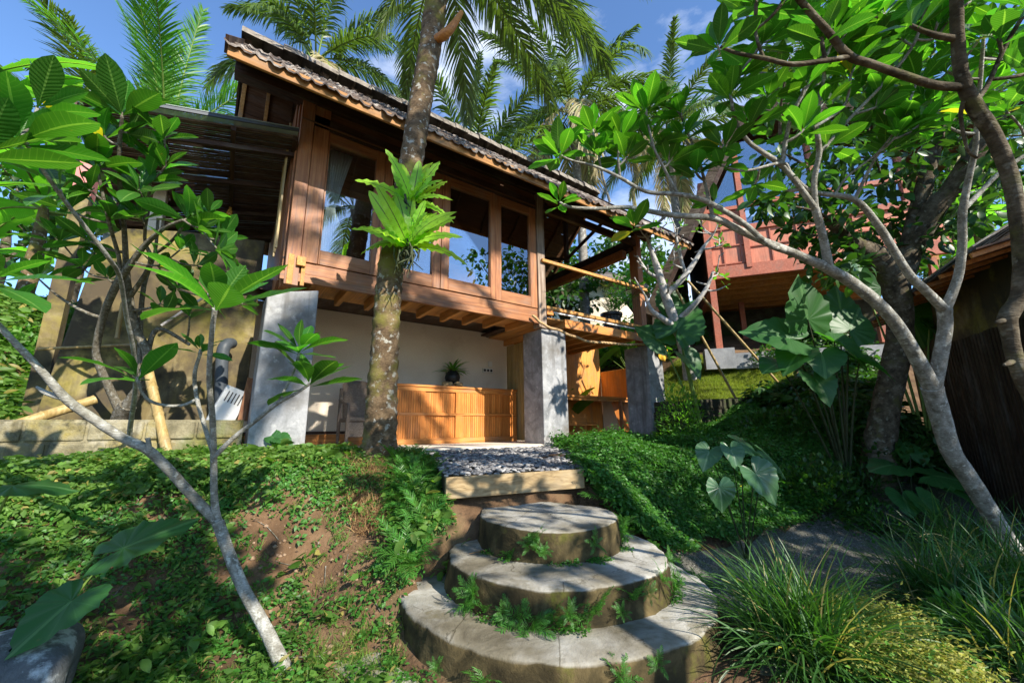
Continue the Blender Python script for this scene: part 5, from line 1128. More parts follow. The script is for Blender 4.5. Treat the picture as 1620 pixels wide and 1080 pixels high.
def banana(label, base, h, n, L, w, seed, leaf='banana', name='banana_plant', cat='banana plant', grp='banana plants', lo=0, hi=80, azs=None, tears=.25, stem=.11, petiole=.2):
    g = np.random.default_rng(seed); th = thing(name, label, cat, base, grp); mb, st = MB(), MB(); top = np.array(base)+[0, 0, h]
    if stem > .03:
        ps = MB().tube([base, np.array(base)+[.03, 0, h*.5], top], [stem*1.15, stem, stem*.6], 12, 4, wob=.05); ps.build('stem', M['bark_palm'] if stem > .1 else M['soft_stem'], th, True)
    for k in range(n):
        az = azs[k] if azs else k*2.39996+g.uniform(-.3, .3); el = R(lo+(hi-lo)*(k+.5)/n)
        paddle(mb, st, top+g.normal(0, .03, 3), az, el, L*g.uniform(.8, 1.1), g.uniform(.5, 1.2), w*g.uniform(.85, 1.1), petiole, tears, stem*.2+.006)
    mb.build('leaves', M[leaf], th, True); st.build('leaf_stalks', M['soft_stem'], th, True)
def on(px, py, D, dz=0): p = dep(px, py, D); return np.array([p[0], p[1], float(terr(p[0], p[1]))+dz])
def bt(px, py, D): p = dep(px, py, D); g = float(terr(p[0], p[1])); return [p[0], p[1], g], p[2]-g
for lab, px, py, D, n, L, w, sd in (('banana plant with broad backlit leaves behind the painted post', 70, 330, 7.2, 11, 1.7, .26, 1), ('banana plant at the left edge, its long leaf reaching over the sky', -50, 190, 6.2, 10, 1.8, .24, 2), ('banana plant lower on the left slope behind the dry stem', -40, 400, 8.4, 9, 1.6, .25, 3),
        ('banana plant with bright leaves rising above the shed roof', 1545, 370, 10.5, 9, 1.5, .25, 4), ('banana plant at the right edge above the shed roof', 1640, 330, 9.5, 9, 1.5, .25, 5), ('banana plant behind the awning, right of the painted post', 190, 330, 9.0, 9, 1.5, .24, 6), ('banana plant behind the dark tree trunk', 1480, 420, 10, 8, 1.1, .2, 7)):
    b, h = bt(px, py, D); banana(lab, b, max(h, .6), n, L, w, sd)
for lab, px, D, n, L, sd in (('clump of upright paddle leaves behind the balcony, nearest the window wall', 885, 11, 22, .9, 11), ('clump of upright paddle leaves behind the balcony, in front of the palm trunk', 925, 11.8, 24, 1.0, 12), ('clump of upright paddle leaves behind the planter pot', 990, 11.5, 18, .9, 13)):
    b = on(px, 500, D); banana(lab, b, .25, n, L, .13, sd, 'broad_bright', 'paddle_plant', 'plant', 'paddle leaved plants behind the balcony', 38, 86, tears=0, stem=.02, petiole=.6)
TLB = bpy.data.objects['banana_plant.001']
for a, b, az, el, L_n, dr in (((-30, 120, 6.0), 0, AZR+.25, R(34), 1.55, 1.0), ((-40, 170, 6.0), 0, AZR-.2, R(10), 1.5, .8), ((-60, 300, 5.6), 0, AZR+.2, R(18), 1.4, 1.0)): mb, st = MB(), MB(); paddle(mb, st, dep(*a), az, el, L_n, dr, .23, .15, .18, .014); lo_ = mb.build('long_leaf', M['banana'], TLB, True); st.build('leaf_stalk', M['soft_stem'], lo_, True)
# fine palm in the planter: joins the pot
mb, st = MB(), MB(); pb = np.array([6.75, 5.75, 2.63])
for k in range(13): frond(mb, st, pb+RNG.normal(0, .04, 3)*[1, 1, 0], k*2.4, R(40+45*RNG.uniform()), RNG.uniform(.7, 1.05), RNG.uniform(.5, 1.2), nl=20, ll=.3, hang=.4, wid=.011)
mb.build('plant', M['blade'], PT); st.build('leaf_stalks', M['dark_stem'], PT, True)
# ------------------------------------------------------------------ heart leaves
def heart(nr=7, na=40, cup=.12, wave=.03, drp=.2, narrow=1.0, lobe=.55):
    th = np.linspace(-R(172), R(172), na+1); a = np.abs(th)
    r = np.interp(a, [0, .25, .6, 1.1, 1.6, 2.1, 2.6, 3.0], [1.0, .80, .64, .56, .53, .52, lobe, .12])
    rr = np.linspace(0, 1, nr+1); V, U = [], []; r = r*(1+wave*.9*np.sin(th*17+nr)*(a < 2.9))
    for k in rr:
        x = k*r*np.cos(th); y = k*r*np.sin(th)*narrow*1.15
        z = cup*np.abs(y)*1.1-drp*np.clip(x, 0, 1)**2-.12*np.clip(-x, 0, 1)**2+wave*k**2*np.sin(th*11+1)*r+.012*np.cos(th*26)*k
        V.append(np.stack([x, y, z], -1)); U.append(np.stack([np.full(na+1, k), (th/R(344))+.5], -1))
    i = np.arange(nr)[:, None]*(na+1); j = np.arange(na)[None]
    return np.concatenate(V), np.stack([i+j, i+na+1+j, i+na+2+j, i+j+1], -1).reshape(-1, 4), np.concatenate(U)
HT = [heart(), heart(cup=.25, drp=.35), heart(cup=.05, wave=.05, drp=.1), heart(cup=-.1, drp=.3, wave=.04)]
def taro(label, base, leaves, leaf='taro', name='elephant_ear', grp='elephant ear plants', pr=.008, stem='soft_stem'):
    """leaves: (attach point, tip direction, face direction, length, shape)."""
    th = thing(name, label, 'elephant ear', base, grp); st = MB(); bs = np.array(base)
    for P, d, nrm, L, k in leaves:
        P = np.array(P); o = MB().inst(HT[k % 4], P, frame(d, nrm), L).build('leaf', M[leaf], th, True)
        st.tube(bez(bs+RNG.normal(0, .015, 3), bs*.35+P*.65+[0, 0, .12*np.linalg.norm(P-bs)], P-[0, 0, .004], 6), np.linspace(pr*1.5, pr*.55, 6), 7, 2)
    st.build('stalks', M[stem], th, True)
RT_, UP_, BK_ = _r, UZ, _f
def V3(r, u, b): return RT_*r+UP_*u+BK_*b
taro('elephant ear with big wavy edged leaves above the boulder at the lower left', on(40, 1000, 2.2, 0), [
    (dep(196, 866, 2.25), V3(.93, .34, .55), V3(-.25, .85, -.5), .335, 2), (dep(113, 950, 1.95), V3(-.12, -.36, -.85), V3(.05, .86, -.42), .25, 2), (dep(-30, 985, 1.95), V3(-.5, -.2, -.6), V3(0, .9, -.5), .20, 0),])
taro('elephant ear leaf held level over the weeds at the left edge', on(-130, 1000, 1.7, 0), [(dep(20, 768, 1.75), V3(.85, .02, .3), V3(0, 1, -.14), .22, 3), (dep(-60, 820, 1.8), V3(-.3, .2, -.3), V3(0, .9, -.4), .2, 1)])
taro('elephant ear with six pale ribbed leaves on the ground cover bank', on(1172, 812, 4.35, -.05), [
    (dep(1122, 714, 4.0), V3(-.55, -.7, -.35), V3(-.35, .5, -.75), .20, 1), (dep(1156, 711, 3.95), V3(.1, -.75, -.5), V3(.05, .6, -.75), .19, 1), (dep(1172, 700, 4.1), V3(.85, -.35, -.1), V3(.2, .8, -.5), .25, 3), (dep(1214, 720, 4.05), V3(.75, -.7, -.1), V3(.45, .7, -.45), .27, 3), (dep(1196, 749, 3.85), V3(.5, -.75, -.35), V3(.1, .55, -.8), .30, 1), (dep(1138, 771, 3.8), V3(.02, -.9, -.2), V3(-.05, .2, -.95), .215, 1)], 'taro_pale', pr=.005, stem='dark_stem')
b = on(1310, 590, 5.9)
def L_(px, py, D): return dep(px, py, D)
taro('tall dark elephant ear clump right of the bamboo props', b, [
    (L_(1278, 505, 5.6), V3(-.15, .85, -.2), V3(.1, .35, -.9), .62, 2), (L_(1250, 535, 5.5), V3(-.9, .25, .1), V3(-.1, .7, -.7), .62, 0), (L_(1320, 540, 5.5), V3(.5, -.5, -.5), V3(.2, .8, -.5), .50, 1), (L_(1300, 560, 5.3), V3(-.4, -.6, -.6), V3(-.1, .75, -.6), .42, 0), (L_(1345, 520, 5.7), V3(.5, .5, .2), V3(.0, .5, -.85), .5, 2), (L_(1262, 560, 5.4), V3(-.7, -.4, -.3), V3(-.3, .8, -.5), .4, 1), (L_(1330, 490, 6.0), V3(.2, .8, .2), V3(0, .3, -.9), .45, 2), (L_(1230, 575, 5.5), V3(-.8, -.2, -.4), V3(-.1, .8, -.5), .35, 0), (L_(1290, 600, 5.2), V3(.1, -.7, -.6), V3(0, .7, -.7), .36, 1), (L_(1360, 570, 5.4), V3(.7, -.3, -.4), V3(.3, .8, -.5), .42, 1)], 'taro', pr=.013, stem='dark_stem')
b = on(1440, 570, 6.6); taro('elephant ear with one bright sunlit leaf behind the dark trunk', b, [(L_(1440, 500, 6.6), V3(.25, -.85, .1), V3(.3, .3, .9), .55, 2), (L_(1395, 455, 7.0), V3(-.1, .8, 0), V3(.1, .2, .9), .6, 2), (L_(1360, 440, 7.2), V3(.3, .8, .1), V3(.1, .3, -.9), .5, 0), (L_(1470, 520, 6.4), V3(.6, -.7, -.1), V3(.2, .7, -.6), .4, 1)], 'taro', pr=.016)
b = on(1095, 540, 8.3); taro('elephant ear with broad leaves under the bare frangipani', b, [(L_(1072, 520, 8.2), V3(.55, .75, .1), V3(-.3, .5, -.8), .8, 2), (L_(1045, 540, 8.3), V3(-.6, .5, .1), V3(-.1, .6, -.7), .6, 0), (L_(1085, 565, 8.1), V3(.5, -.6, -.2), V3(.1, .7, -.6), .5, 1), (L_(1060, 480, 8.6), V3(-.2, .8, .1), V3(0, .3, -.9), .5, 2)], 'taro', pr=.016)
b = on(1440, 800, 5.0); taro('low dark elephant ear in the shade by the shed screen', b, [(L_(1412, 735, 5.2), V3(-.8, .05, -.2), V3(0, .9, -.4), .36, 3), (L_(1478, 752, 5.0), V3(.7, .0, -.3), V3(.1, .9, -.4), .45, 3), (L_(1428, 785, 4.8), V3(-.3, -.4, -.6), V3(-.1, .7, -.6), .28, 0), (L_(1458, 790, 4.7), V3(.3, -.7, -.5), V3(.1, .6, -.7), .30, 0), (L_(1500, 775, 4.8), V3(.7, -.3, -.4), V3(.2, .8, -.5), .3, 1), (L_(1440, 720, 5.4), V3(.2, .5, .3), V3(0, .7, -.6), .3, 1)], 'taro', pr=.01, stem='dark_stem')
b = on(445, 730, 4.6, -.02); taro('seedling with two small heart leaves at the corner pillar foot', b, [(L_(433, 692, 4.55), V3(-.7, .4, 0), V3(0, .7, -.7), .14, 1), (L_(442, 694, 4.55), V3(.8, -.1, -.1), V3(.1, .8, -.5), .16, 1)], 'taro', pr=.005)
b = on(490, 735, 4.4, -.02); taro('seedling with one folded heart leaf between the pillar and the palm', b, [(L_(492, 715, 4.35), V3(.1, -.7, -.4), V3(-.4, .4, -.8), .16, 1), (L_(500, 712, 4.4), V3(.5, .5, 0), V3(-.5, .4, -.6), .10, 1)], 'taro', pr=.005)
# ------------------------------------------------------------------ strap grasses
def clump(name, label, C, n, L, w, leaf, spread=1.0, grp=None, cat='grass clump', lo=.15, hi=1.0, rad=.1, arch=1.0):
    mb = MB(); m = 8; t = np.linspace(0, 1, m); az = RNG.uniform(0, 6.283, n); el = np.arccos(np.clip(RNG.uniform(0, 1, n)**.8*spread, 0, .98)); ln = L*RNG.uniform(.55, 1.1, n)
    h = np.stack([np.cos(az), np.sin(az), 0*az], -1); dr = arch*RNG.uniform(.6, 1.7, n)*(.4+np.cos(el))
    e = el[:, None]-dr[:, None]*t**1.5; st = ln/(m-1)
    dx = np.cumsum(np.cos(e), 1)-np.cos(e)[:, :1]; dz = np.cumsum(np.sin(e), 1)-np.sin(e)[:, :1]
    P = np.array(C)+RNG.normal(0, rad, (n, 3))*[1, 1, 0]; cv = RNG.normal(0, .12, n)[:, None]*t**2; side = np.stack([-h[:, 1], h[:, 0], h[:, 2]], -1)
    pts = P[:, None]+h[:, None]*(dx*st[:, None])[..., None]+UZ*(dz*st[:, None])[..., None]+side[:, None]*(cv*ln[:, None])[..., None]
    ww = w*np.array([.6, .9, 1, 1, .95, .8, .5, .04])/2; tw = RNG.normal(0, .5, n)
    sd = side*np.cos(tw)[:, None]+UZ*np.sin(tw)[:, None]
    V = np.stack([pts-sd[:, None]*ww[None, :, None], pts+sd[:, None]*ww[None, :, None]], 2).reshape(-1, 3)
    k = (np.arange(n)*m*2)[:, None]+(np.arange(m-1)*2)[None]; F = np.stack([k, k+1, k+3, k+2], -1).reshape(-1, 4)
    return tag(mb.add(V, F).build(name, M[leaf], None, True, origin=C), label, cat, grp)
gp = 'strap leaf grass clumps'
clump('strap_grass', 'large arching strap grass clump in the sun at the right of the steps', on(1275, 1020, 2.30, -.03), 1150, .72, .0105, 'blade', .9, gp, rad=.10)
clump('strap_grass', 'dark strap grass clump in the shade before the frangipani trunk', on(1500, 930, 3.0, -.03), 620, .72, .011, 'blade', .9, gp, rad=.14)
clump('strap_grass', 'dark strap grass clump at the right edge beyond the frangipani foot', on(1625, 905, 3.0, -.03), 480, .75, .011, 'blade', .85, gp, rad=.14)
clump('strap_grass', 'dark strap grass clump behind the frangipani foot by the shed screen', on(1530, 850, 4.2, -.03), 420, .7, .011, 'blade', .9, gp, rad=.16)
clump('strap_grass', 'dark strap grass clump cut by the lower right corner', on(1640, 1040, 2.2, -.03), 420, .6, .010, 'blade', .9, gp, rad=.12)
# ------------------------------------------------------------------ ground cover, weeds, lawn (nobody could count them)
OV = strip_leaf(2, 2, lambda t: .30*np.sin(np.pi*np.clip(t, .02, .98))**.7+.0, .25, .12)
LN = strip_leaf(3, 2, lambda t: .16*np.sin(np.pi*np.clip(t, .02, .98))**.8, .25, .3)
def tuft(n, rad, h, L, T, tilt=.5, stem=True):
    """One plant: n leaves on short stems, as a template."""
    mb = MB(); a = RNG.uniform(0, 6.283, n); r = rad*RNG.uniform(0, 1, n)**.6; z = h*RNG.uniform(.35, 1, n)*(1-.4*(r/rad)**2)
    P = np.stack([r*np.cos(a), r*np.sin(a), z], -1); b = a+RNG.normal(0, .9, n); d = np.stack([np.cos(b), np.sin(b), RNG.normal(.05, tilt*.5, n)], -1)
    mb.inst(T, P, frame(d, RNG.normal(0, tilt, (n, 3))+[0, 0, 1.0]), L*RNG.uniform(.7, 1.25, n))
    return np.vstack(mb.V), np.vstack(mb.F), np.vstack(mb.U)
def carpet(name, label, P, z, tufts, m, smin, smax, up=None, kind='stuff'):
    mb = MB(); n = len(P); k = RNG.integers(0, len(tufts), n); a = RNG.uniform(0, 6.283, n); S = RNG.uniform(smin, smax, n)
    nr = np.tile(UZ, (n, 1)) if up is None else up
    f = frame(np.stack([np.cos(a), np.sin(a), 0*a], -1)-nr*(np.cos(a)*nr[:, 0]+np.sin(a)*nr[:, 1])[:, None], nr)
    Q = np.c_[P, z]
    for q in range(len(tufts)):
        s = k == q
        if s.any(): mb.inst(tufts[q], Q[s], f[s], S[s])
    return tag(mb.build(name, M[m] if isinstance(m, str) else m, None, True, origin=(*P.mean(0), z.mean())), label, None, kind=kind)
CT = [tuft(22, .10, .09, .034, OV, .6) for _ in range(5)]
bank = [(3.08, 3.3), (3.12, 2.95), (3.25, 2.72), (3.5, 2.5), (3.75, 2.48), (4.15, 2.66), (4.7, 2.58), (5.4, 2.36), (6.2, 2.2), (7.0, 2.02), (8.3, 1.6), (9.6, 2.2), (9.6, 3.2), (8.6, 4.3), (8.0, 5.2), (5.0, 5.28), (4.5, 5.2), (4.0, 4.2), (3.4, 3.5)]
def hump(P, a=.10): return a*(np.sin(P[:, 0]*3.1+1)*np.sin(P[:, 1]*3.7)+.6*np.sin(P[:, 0]*7.3+P[:, 1]*5.1))+a*.8
P = scatter(bank, 12500, lambda x, y: np.clip(1.25-.12*np.hypot(x-3, y-2), .35, 1)*np.clip(.75+.5*np.sin(x*5.1+y)*np.sin(y*6.3-x), .25, 1)); N_ = tnorm(P[:, 0], P[:, 1])
carpet('ground_cover', 'dense green small leaved ground cover on the bank right of the steps', P, terr(P[:, 0], P[:, 1])+hump(P)*.8, CT, 'cover', .75, 1.35, N_*.6+UZ*.5)
P2 = scatter(bank, 420, lambda x, y: np.clip(.4+.6*np.sin(x*2.3+y*3.1), .05, 1)); N2 = tnorm(P2[:, 0], P2[:, 1])
carpet('weeds', 'taller broad and lance leaved weeds standing out of the ground cover', P2, terr(P2[:, 0], P2[:, 1])+hump(P2)*.8, [tuft(16, .09, .24, .055, LN, .8) for _ in range(3)]+[tuft(10, .08, .20, .06, OV, .7) for _ in range(2)], 'cover', .6, 1.3, N2*.3+UZ*.6)
# clods and twigs on the soil, stones on the path, moss in the step joints
OC = np.array([(1, 0, 0), (-1, 0, 0), (0, 1, 0), (0, -1, 0), (0, 0, 1), (0, 0, -1), (.6, .6, .6), (-.6, .6, -.5)]); OF = np.array([(0, 2, 4), (2, 1, 4), (1, 3, 4), (3, 0, 4), (2, 0, 5), (1, 2, 5), (3, 1, 5), (0, 3, 5)])
ov = (OC[:6], OF, np.zeros((6, 2)))
def stones(name, label, P, z, s0, s1, m, fl=.6):
    n = len(P); M_ = frame(rdirs(n, -.3, .3), RNG.normal(0, .4, (n, 3))+[0, 0, 1])*np.array([1, .8, fl])
    return tag(MB().inst(ov, np.c_[P, z], M_, s0+(s1-s0)*RNG.uniform(0, 1, n)**2.5).build(name, m, None, True), label, None, kind='stuff')
cm, nt_, b_ = newmat('soil_clod'); g_ = N(nt_, 'NewGeometry'); nt_.links.new(ramp(nt_, g_.outputs['Random Per Island'], [(0, (.05, .03, .018)), (.6, (.16, .095, .05)), (1, (.28, .19, .12))]), b_.inputs['Base Color']); b_.inputs['Roughness'].default_value = 1
gm, nt_, b_ = newmat('path_stone'); g_ = N(nt_, 'NewGeometry'); nt_.links.new(ramp(nt_, g_.outputs['Random Per Island'], [(0, (.05, .05, .04)), (.6, (.15, .145, .12)), (1, (.33, .31, .27))]), b_.inputs['Base Color']); b_.inputs['Roughness'].default_value = .9
LBX = [(-2.4, 4.3), (1.2, 4.3), (1.75, 3.5), (1.55, 3.05), (1.1, 2.9), (.95, 2.3), (.4, 2.0), (-2.0, 2.2)]
P2 = scatter(LBX, 5200); stones('soil_clods', 'small clods and stones lying on the red brown soil', P2, terr(P2[:, 0], P2[:, 1]), .004, .030, cm)
PG = [(2.7, 1.6), (3.4, .9), (5.5, .6), (7.6, .4), (7.8, 1.4), (6.8, 2.0), (5.4, 2.3), (4.7, 2.45), (3.9, 2.5), (3.5, 2.4), (3.25, 1.9)]
P2 = scatter(PG, 15000, lambda x, y: np.clip(1.3-.16*x, .25, 1)); stones('gravel', 'loose grey stones of the garden path', P2, terr(P2[:, 0], P2[:, 1])+.014, .004, .015, gm)
tw = MB(); P2 = scatter(LBX, 130)
for q in P2:
    a = RNG.uniform(0, 6.28); l = RNG.uniform(.05, .22); d = np.array([math.cos(a), math.sin(a)])*l/2; pts = np.array([q-d, q+RNG.normal(0, .01, 2), q+d])
    tw.tube(np.c_[pts, terr(pts[:, 0], pts[:, 1])+.012], [.004, .003, .002], 5, 2)
tag(tw.build('twigs', M['bark_twig'], None, True), 'thin dead twigs on the soil of the left bank', None, kind='stuff')
js = []
for cx, cy, r, z in ((2.21, 2.56, .815, -.845), (2.30, 2.72, .555, -.645), (2.17, 2.56, 1.16, -1.05)):
    a = RNG.uniform(R(170), R(370), 230); a = a[np.sin(a*5+r*9)+np.sin(a*11+r) > .35]; q = r+np.abs(RNG.normal(0, .022, len(a))); js.append(np.stack([cx+q*np.cos(a), cy+q*np.sin(a), np.full(len(a), z)], -1))
js = np.concatenate(js); carpet('moss_plants', 'tiny plants and moss growing in the joints of the steps', js[:, :2], js[:, 2], [tuft(14, .035, .035, .016, OV, .7) for _ in range(3)], 'cover', .5, 1.5)
# yellow flowers sprinkled in it
Pf = P[RNG.choice(len(P), 46)]; mb = MB()
q = strip_leaf(1, 1, lambda t: .5+0*t, 0, 0); d = rdirs(46*4, -.1, .5)
mb.inst(q, np.repeat(np.c_[Pf, terr(Pf[:, 0], Pf[:, 1])+hump(Pf)*.8+.115], 4, 0), frame(d, (0.1, .2, 1)), .012)
ym, nt_, b_ = newmat('yellow_petals'); b_.inputs['Base Color'].default_value = (.85, .60, .02, 1)
tag(mb.build('flowers', ym), 'tiny yellow flowers dotted over the ground cover', None, kind='stuff')
# weeds of the left bank: dense near the top and by the steps, bare red soil in the middle
WT = [tuft(16, .07, .10, .036, OV, .6) for _ in range(3)]+[tuft(18, .08, .15, .052, LN, .7) for _ in range(3)]+[tuft(7, .05, .12, .075, OV, .6)]
WS = [tuft(12, .06, .05, .03, OV, .5) for _ in range(3)]
lb = [(-2.6, 5.4), (.25, 5.38), (1.1, 5.25), (2.3, 5.2), (1.75, 3.45), (1.55, 3.05), (1.1, 2.95), (.95, 2.3), (.4, 2.0), (-2.2, 2.2)]
def dens(x, y):
    top = np.clip((y-3.75)/.6, 0, 1)*np.clip((x+3)/1, 0, 1); st_ = np.exp(-((x-1.45)**2+(y-3.35)**2*.6)/.10)
    low = .55*np.exp(-((x+.15)**2+(y-3.1)**2)/.35); bare = np.exp(-((x-.72)**2/.16+(y-3.35)**2/.22))
    nz = .5+.5*np.sin(x*6.1+y*2.2)*np.sin(y*5.3-x*1.7+1)
    return np.clip((.16+.75*top+1.0*st_+low)*(1-.62*bare)*(.2+.9*nz), .03, 1)
P = scatter(lb, 3300, dens); N_ = tnorm(P[:, 0], P[:, 1])
carpet('weeds', 'mixed broad leaved weeds on the left bank', P, terr(P[:, 0], P[:, 1])-.01, WT, 'weed', .35, 1.05, N_*.5+UZ*.6)
P = scatter(lb, 7000, dens); N_ = tnorm(P[:, 0], P[:, 1])
carpet('ground_cover', 'small creeping leaves over the soil of the left bank', P, terr(P[:, 0], P[:, 1]), WS, 'cover', .6, 1.3, N_)
# brighter patch between block wall and bank edge
P = scatter([(-2.6, 5.38), (.25, 5.38), (1.1, 5.2), (1.2, 4.5), (.6, 4.25), (-.6, 4.25), (-2.4, 4.2)], 2300); N_ = tnorm(P[:, 0], P[:, 1])
carpet('ground_cover', 'light green creeping plants below the block wall', P, terr(P[:, 0], P[:, 1])+hump(P, .03), CT, 'weed', .8, 1.4, N_)
# feathery plants beside the steps and the pebble bed
FE = []
for _ in range(4):
    mb = MB(); st = MB()
    for k in range(9): frond(mb, st, np.zeros(3), k*2.4+RNG.uniform(-.3, .3), R(RNG.uniform(35, 75)), RNG.uniform(.22, .34), RNG.uniform(.7, 1.4), nl=14, ll=.30, hang=.3, wid=.028)
    FE.append((np.vstack(mb.V), np.vstack(mb.F), np.vstack(mb.U)))
P = np.concatenate([scatter([(1.25, 3.0), (1.62, 3.1), (1.75, 3.7), (2.1, 5.15), (1.65, 5.2), (1.4, 3.7), (1.1, 3.25)], 75), scatter([(3.1, 3.0), (3.2, 2.75), (3.6, 2.6), (3.5, 3.2)], 14)]); N_ = tnorm(P[:, 0], P[:, 1])
carpet('ferns', 'feathery green ferns growing along the steps and the pebble bed', P, terr(P[:, 0], P[:, 1])-.01, FE, 'cover', .6, 1.15, N_*.4+UZ*.6)
def fern(label, P, s, up=(0, -.4, .8)):
    k = RNG.integers(0, 4); return tag(MB().inst(FE[k], np.array(P), frame(np.array([math.cos(s*9), math.sin(s*9), 0.]), up), s).build('step_fern', M['cover']), label, 'fern', 'small ferns rooted in the step risers')
for k in range(46):
    cx, cy, r, z = ((2.17, 2.56, 1.12, -.98), (2.21, 2.56, .81, -.80), (2.21, 2.56, .82, -.83), (2.30, 2.72, .55, -.63))[k % 4]
    a = R(RNG.uniform(185, 345)); zz = z+RNG.uniform(-.03, .12)
    fern(['small fern on the lowest step riser', 'small fern high on the middle step riser', 'small fern at the foot of the middle step riser', 'small fern at the foot of the top step riser'][k % 4], (cx+r*math.cos(a), cy+r*math.sin(a), zz), RNG.uniform(.22, .58), (math.cos(a)*.9, math.sin(a)*.9, .6))
# left hillside, right slope, lawn
P = scatter([(-5.5, 4.6), (-1.75, 5.6), (-1.75, 8), (-1.9, 10.5), (-6, 11)], 3400); N_ = tnorm(P[:, 0], P[:, 1])
carpet('undergrowth', 'green undergrowth on the slope at the far left', P, terr(P[:, 0], P[:, 1]), WT, 'weed', 1.3, 3.0, N_*.5+UZ*.5)
P = scatter([(8.0, 1.4), (8.8, 1.6), (10.8, 2.6), (12.5, 2.5), (14, 5), (11.6, 4.0), (10.3, 3.3), (9.2, 3.5), (8.8, 4.1), (8.3, 3.0)], 2600); N_ = tnorm(P[:, 0], P[:, 1])
carpet('undergrowth', 'dark leafy undergrowth around the broadleaf tree and the shed', P, terr(P[:, 0], P[:, 1])+hump(P, .12), WT, 'broad', 1.5, 3.2, N_*.5+UZ*.5)
P = scatter([(4, 8.6), (9.0, 8.0), (9.6, 6.4), (12, 7), (18, 9), (18, 20), (2, 20), (-1, 9)], 5200); N_ = tnorm(P[:, 0], P[:, 1])
carpet('undergrowth', 'leafy undergrowth on the hillside behind the house', P, terr(P[:, 0], P[:, 1]), WT, 'broad_bright', 2.0, 5.5, N_*.4+UZ*.6)
lawn = [(8.15, 5.6), (8.55, 4.75), (9.2, 3.75), (9.7, 3.45), (10.6, 4.0), (10.3, 4.9), (9.9, 5.9), (9.0, 6.4)]
GB = []
for _ in range(3):
    n = 26; a = RNG.uniform(0, 6.283, n); r = .07*np.sqrt(RNG.uniform(0, 1, n)); mb = MB(); d = rdirs(n, .4, 1)
    mb.inst(strip_leaf(2, 1, lambda t: .035*(1-t)+.003, 0, .4), np.stack([r*np.cos(a), r*np.sin(a), 0*a], -1), frame(d, RNG.normal(0, 1, (n, 3))), .09*RNG.uniform(.6, 1.2, n)); GB.append((np.vstack(mb.V), np.vstack(mb.F), np.vstack(mb.U)))
P = scatter(lawn, 4200); N_ = tnorm(P[:, 0], P[:, 1])
carpet('grass', 'sunlit lawn on the terrace below the red house', P, terr(P[:, 0], P[:, 1])-.005, GB, 'grass', .8, 1.3, N_*.5+UZ*.5)
P = scatter([(.2, 2.0), (1.0, 2.2), (.9, 2.9), (.2, 3.0), (-1.2, 2.7), (-1.4, 2.2)], 420); carpet('grass', 'sparse short grass at the foot of the left bank', P, terr(P[:, 0], P[:, 1])-.005, GB, 'grass', .4, .8)
P = scatter([(1.0, 3.5), (1.5, 3.6), (1.7, 4.3), (1.0, 4.4)], 420); carpet('dry_grass', 'dry straw coloured grass on the bank below the palm trunk', P, terr(P[:, 0], P[:, 1])-.005, GB, 'dryleaf', .7, 1.3, tnorm(P[:, 0], P[:, 1]))
P = scatter(lb, 900, lambda x, y: .2+.8*np.clip((3.6-y)/1, 0, 1)); carpet('grass', 'thin grass among the weeds of the left bank', P, terr(P[:, 0], P[:, 1])-.005, GB, 'weed', .5, 1.1)
# golden shrub and lance leaved bush at the lower right
GT = [tuft(34, .12, .20, .022, OV, .8) for _ in range(4)]+[tuft(26, .10, .26, .026, LN, .9) for _ in range(2)]
P = scatter([(2.55, .55), (3.0, .45), (3.6, .85), (3.75, 1.25), (3.3, 1.35), (2.8, 1.0)], 360, lambda x, y: np.clip(.6+.5*np.sin(x*9)*np.sin(y*11), .15, 1)); hz = .14*np.clip(1-((P[:, 0]-3.1)**2+(P[:, 1]-.9)**2)/.5, 0, 1)*(.5+.5*np.sin(P[:, 0]*8+P[:, 1]*6))
carpet('golden_cover', 'golden yellow small leaved ground cover beside the strap grass', P, terr(P[:, 0], P[:, 1])+hz, GT, 'gold', .7, 1.2)
def bush(label, C, rad, n, L, leaf, T, name='bush', grp=None, cat='bush', stems=14, up=.4):
    th = thing(name, label, cat, C, grp); st, lf = MB(), MB(); C = np.array(C)
    for k in range(stems):
        d = rdirs(1, .35, 1)[0]; q = C+d*np.array(rad)*RNG.uniform(.6, 1); st.tube(bez(C+RNG.normal(0, .02, 3)*[1, 1, 0], (C+q)/2+[0, 0, .1*rad[2]], q, 5), np.linspace(.010, .003, 5), 5, 1)
    d = rdirs(n, -.1, 1); P = C+d*(RNG.uniform(0, 1, n)**.35)[:, None]*np.array(rad); a = d+RNG.normal(0, .5, (n, 3)); a[:, 2] += up
    lf.inst(T, P, frame(a, RNG.normal(0, .4, (n, 3))+[0, 0, 1]), L*RNG.uniform(.6, 1.2, n)); st.build('stems', M['dark_stem'], th, True); lf.build('leaves', M[leaf], th, True)
bush('bright lance leaved bush right of the golden ground cover', on(1535, 1020, 2.55, -.03), (.24, .24, .30), 520, .085, 'broad_bright', LN)
bush('dark lance leaved bush behind the golden ground cover', on(1590, 1000, 2.7, -.03), (.26, .26, .26), 420, .085, 'broad', LN)
bush('fine leaved shrub with bare stems against the far pillar', on(1075, 650, 7.4, -.02), (.50, .45, 1.15), 1500, .085, 'broad_bright', LN)
bush('low feathery shrub in the shade right of the ribbed elephant ear', on(1380, 800, 4.9, -.02), (.40, .35, .42), 800, .05, 'cover', OV)
bush('dark shrub on the terrace wall by the elephant ear clump', on(1300, 650, 6.6, -.02), (.9, .7, .55), 1600, .09, 'broad', OV)
bush('dark shrub at the foot of the gnarled tree', on(1390, 690, 6.0, -.02), (.8, .6, .45), 1300, .09, 'broad', OV)
bush('weedy shrub below the red house footing at the right', on(1240, 600, 9.2, -.02), (.8, .6, .5), 900, .09, 'broad', OV)
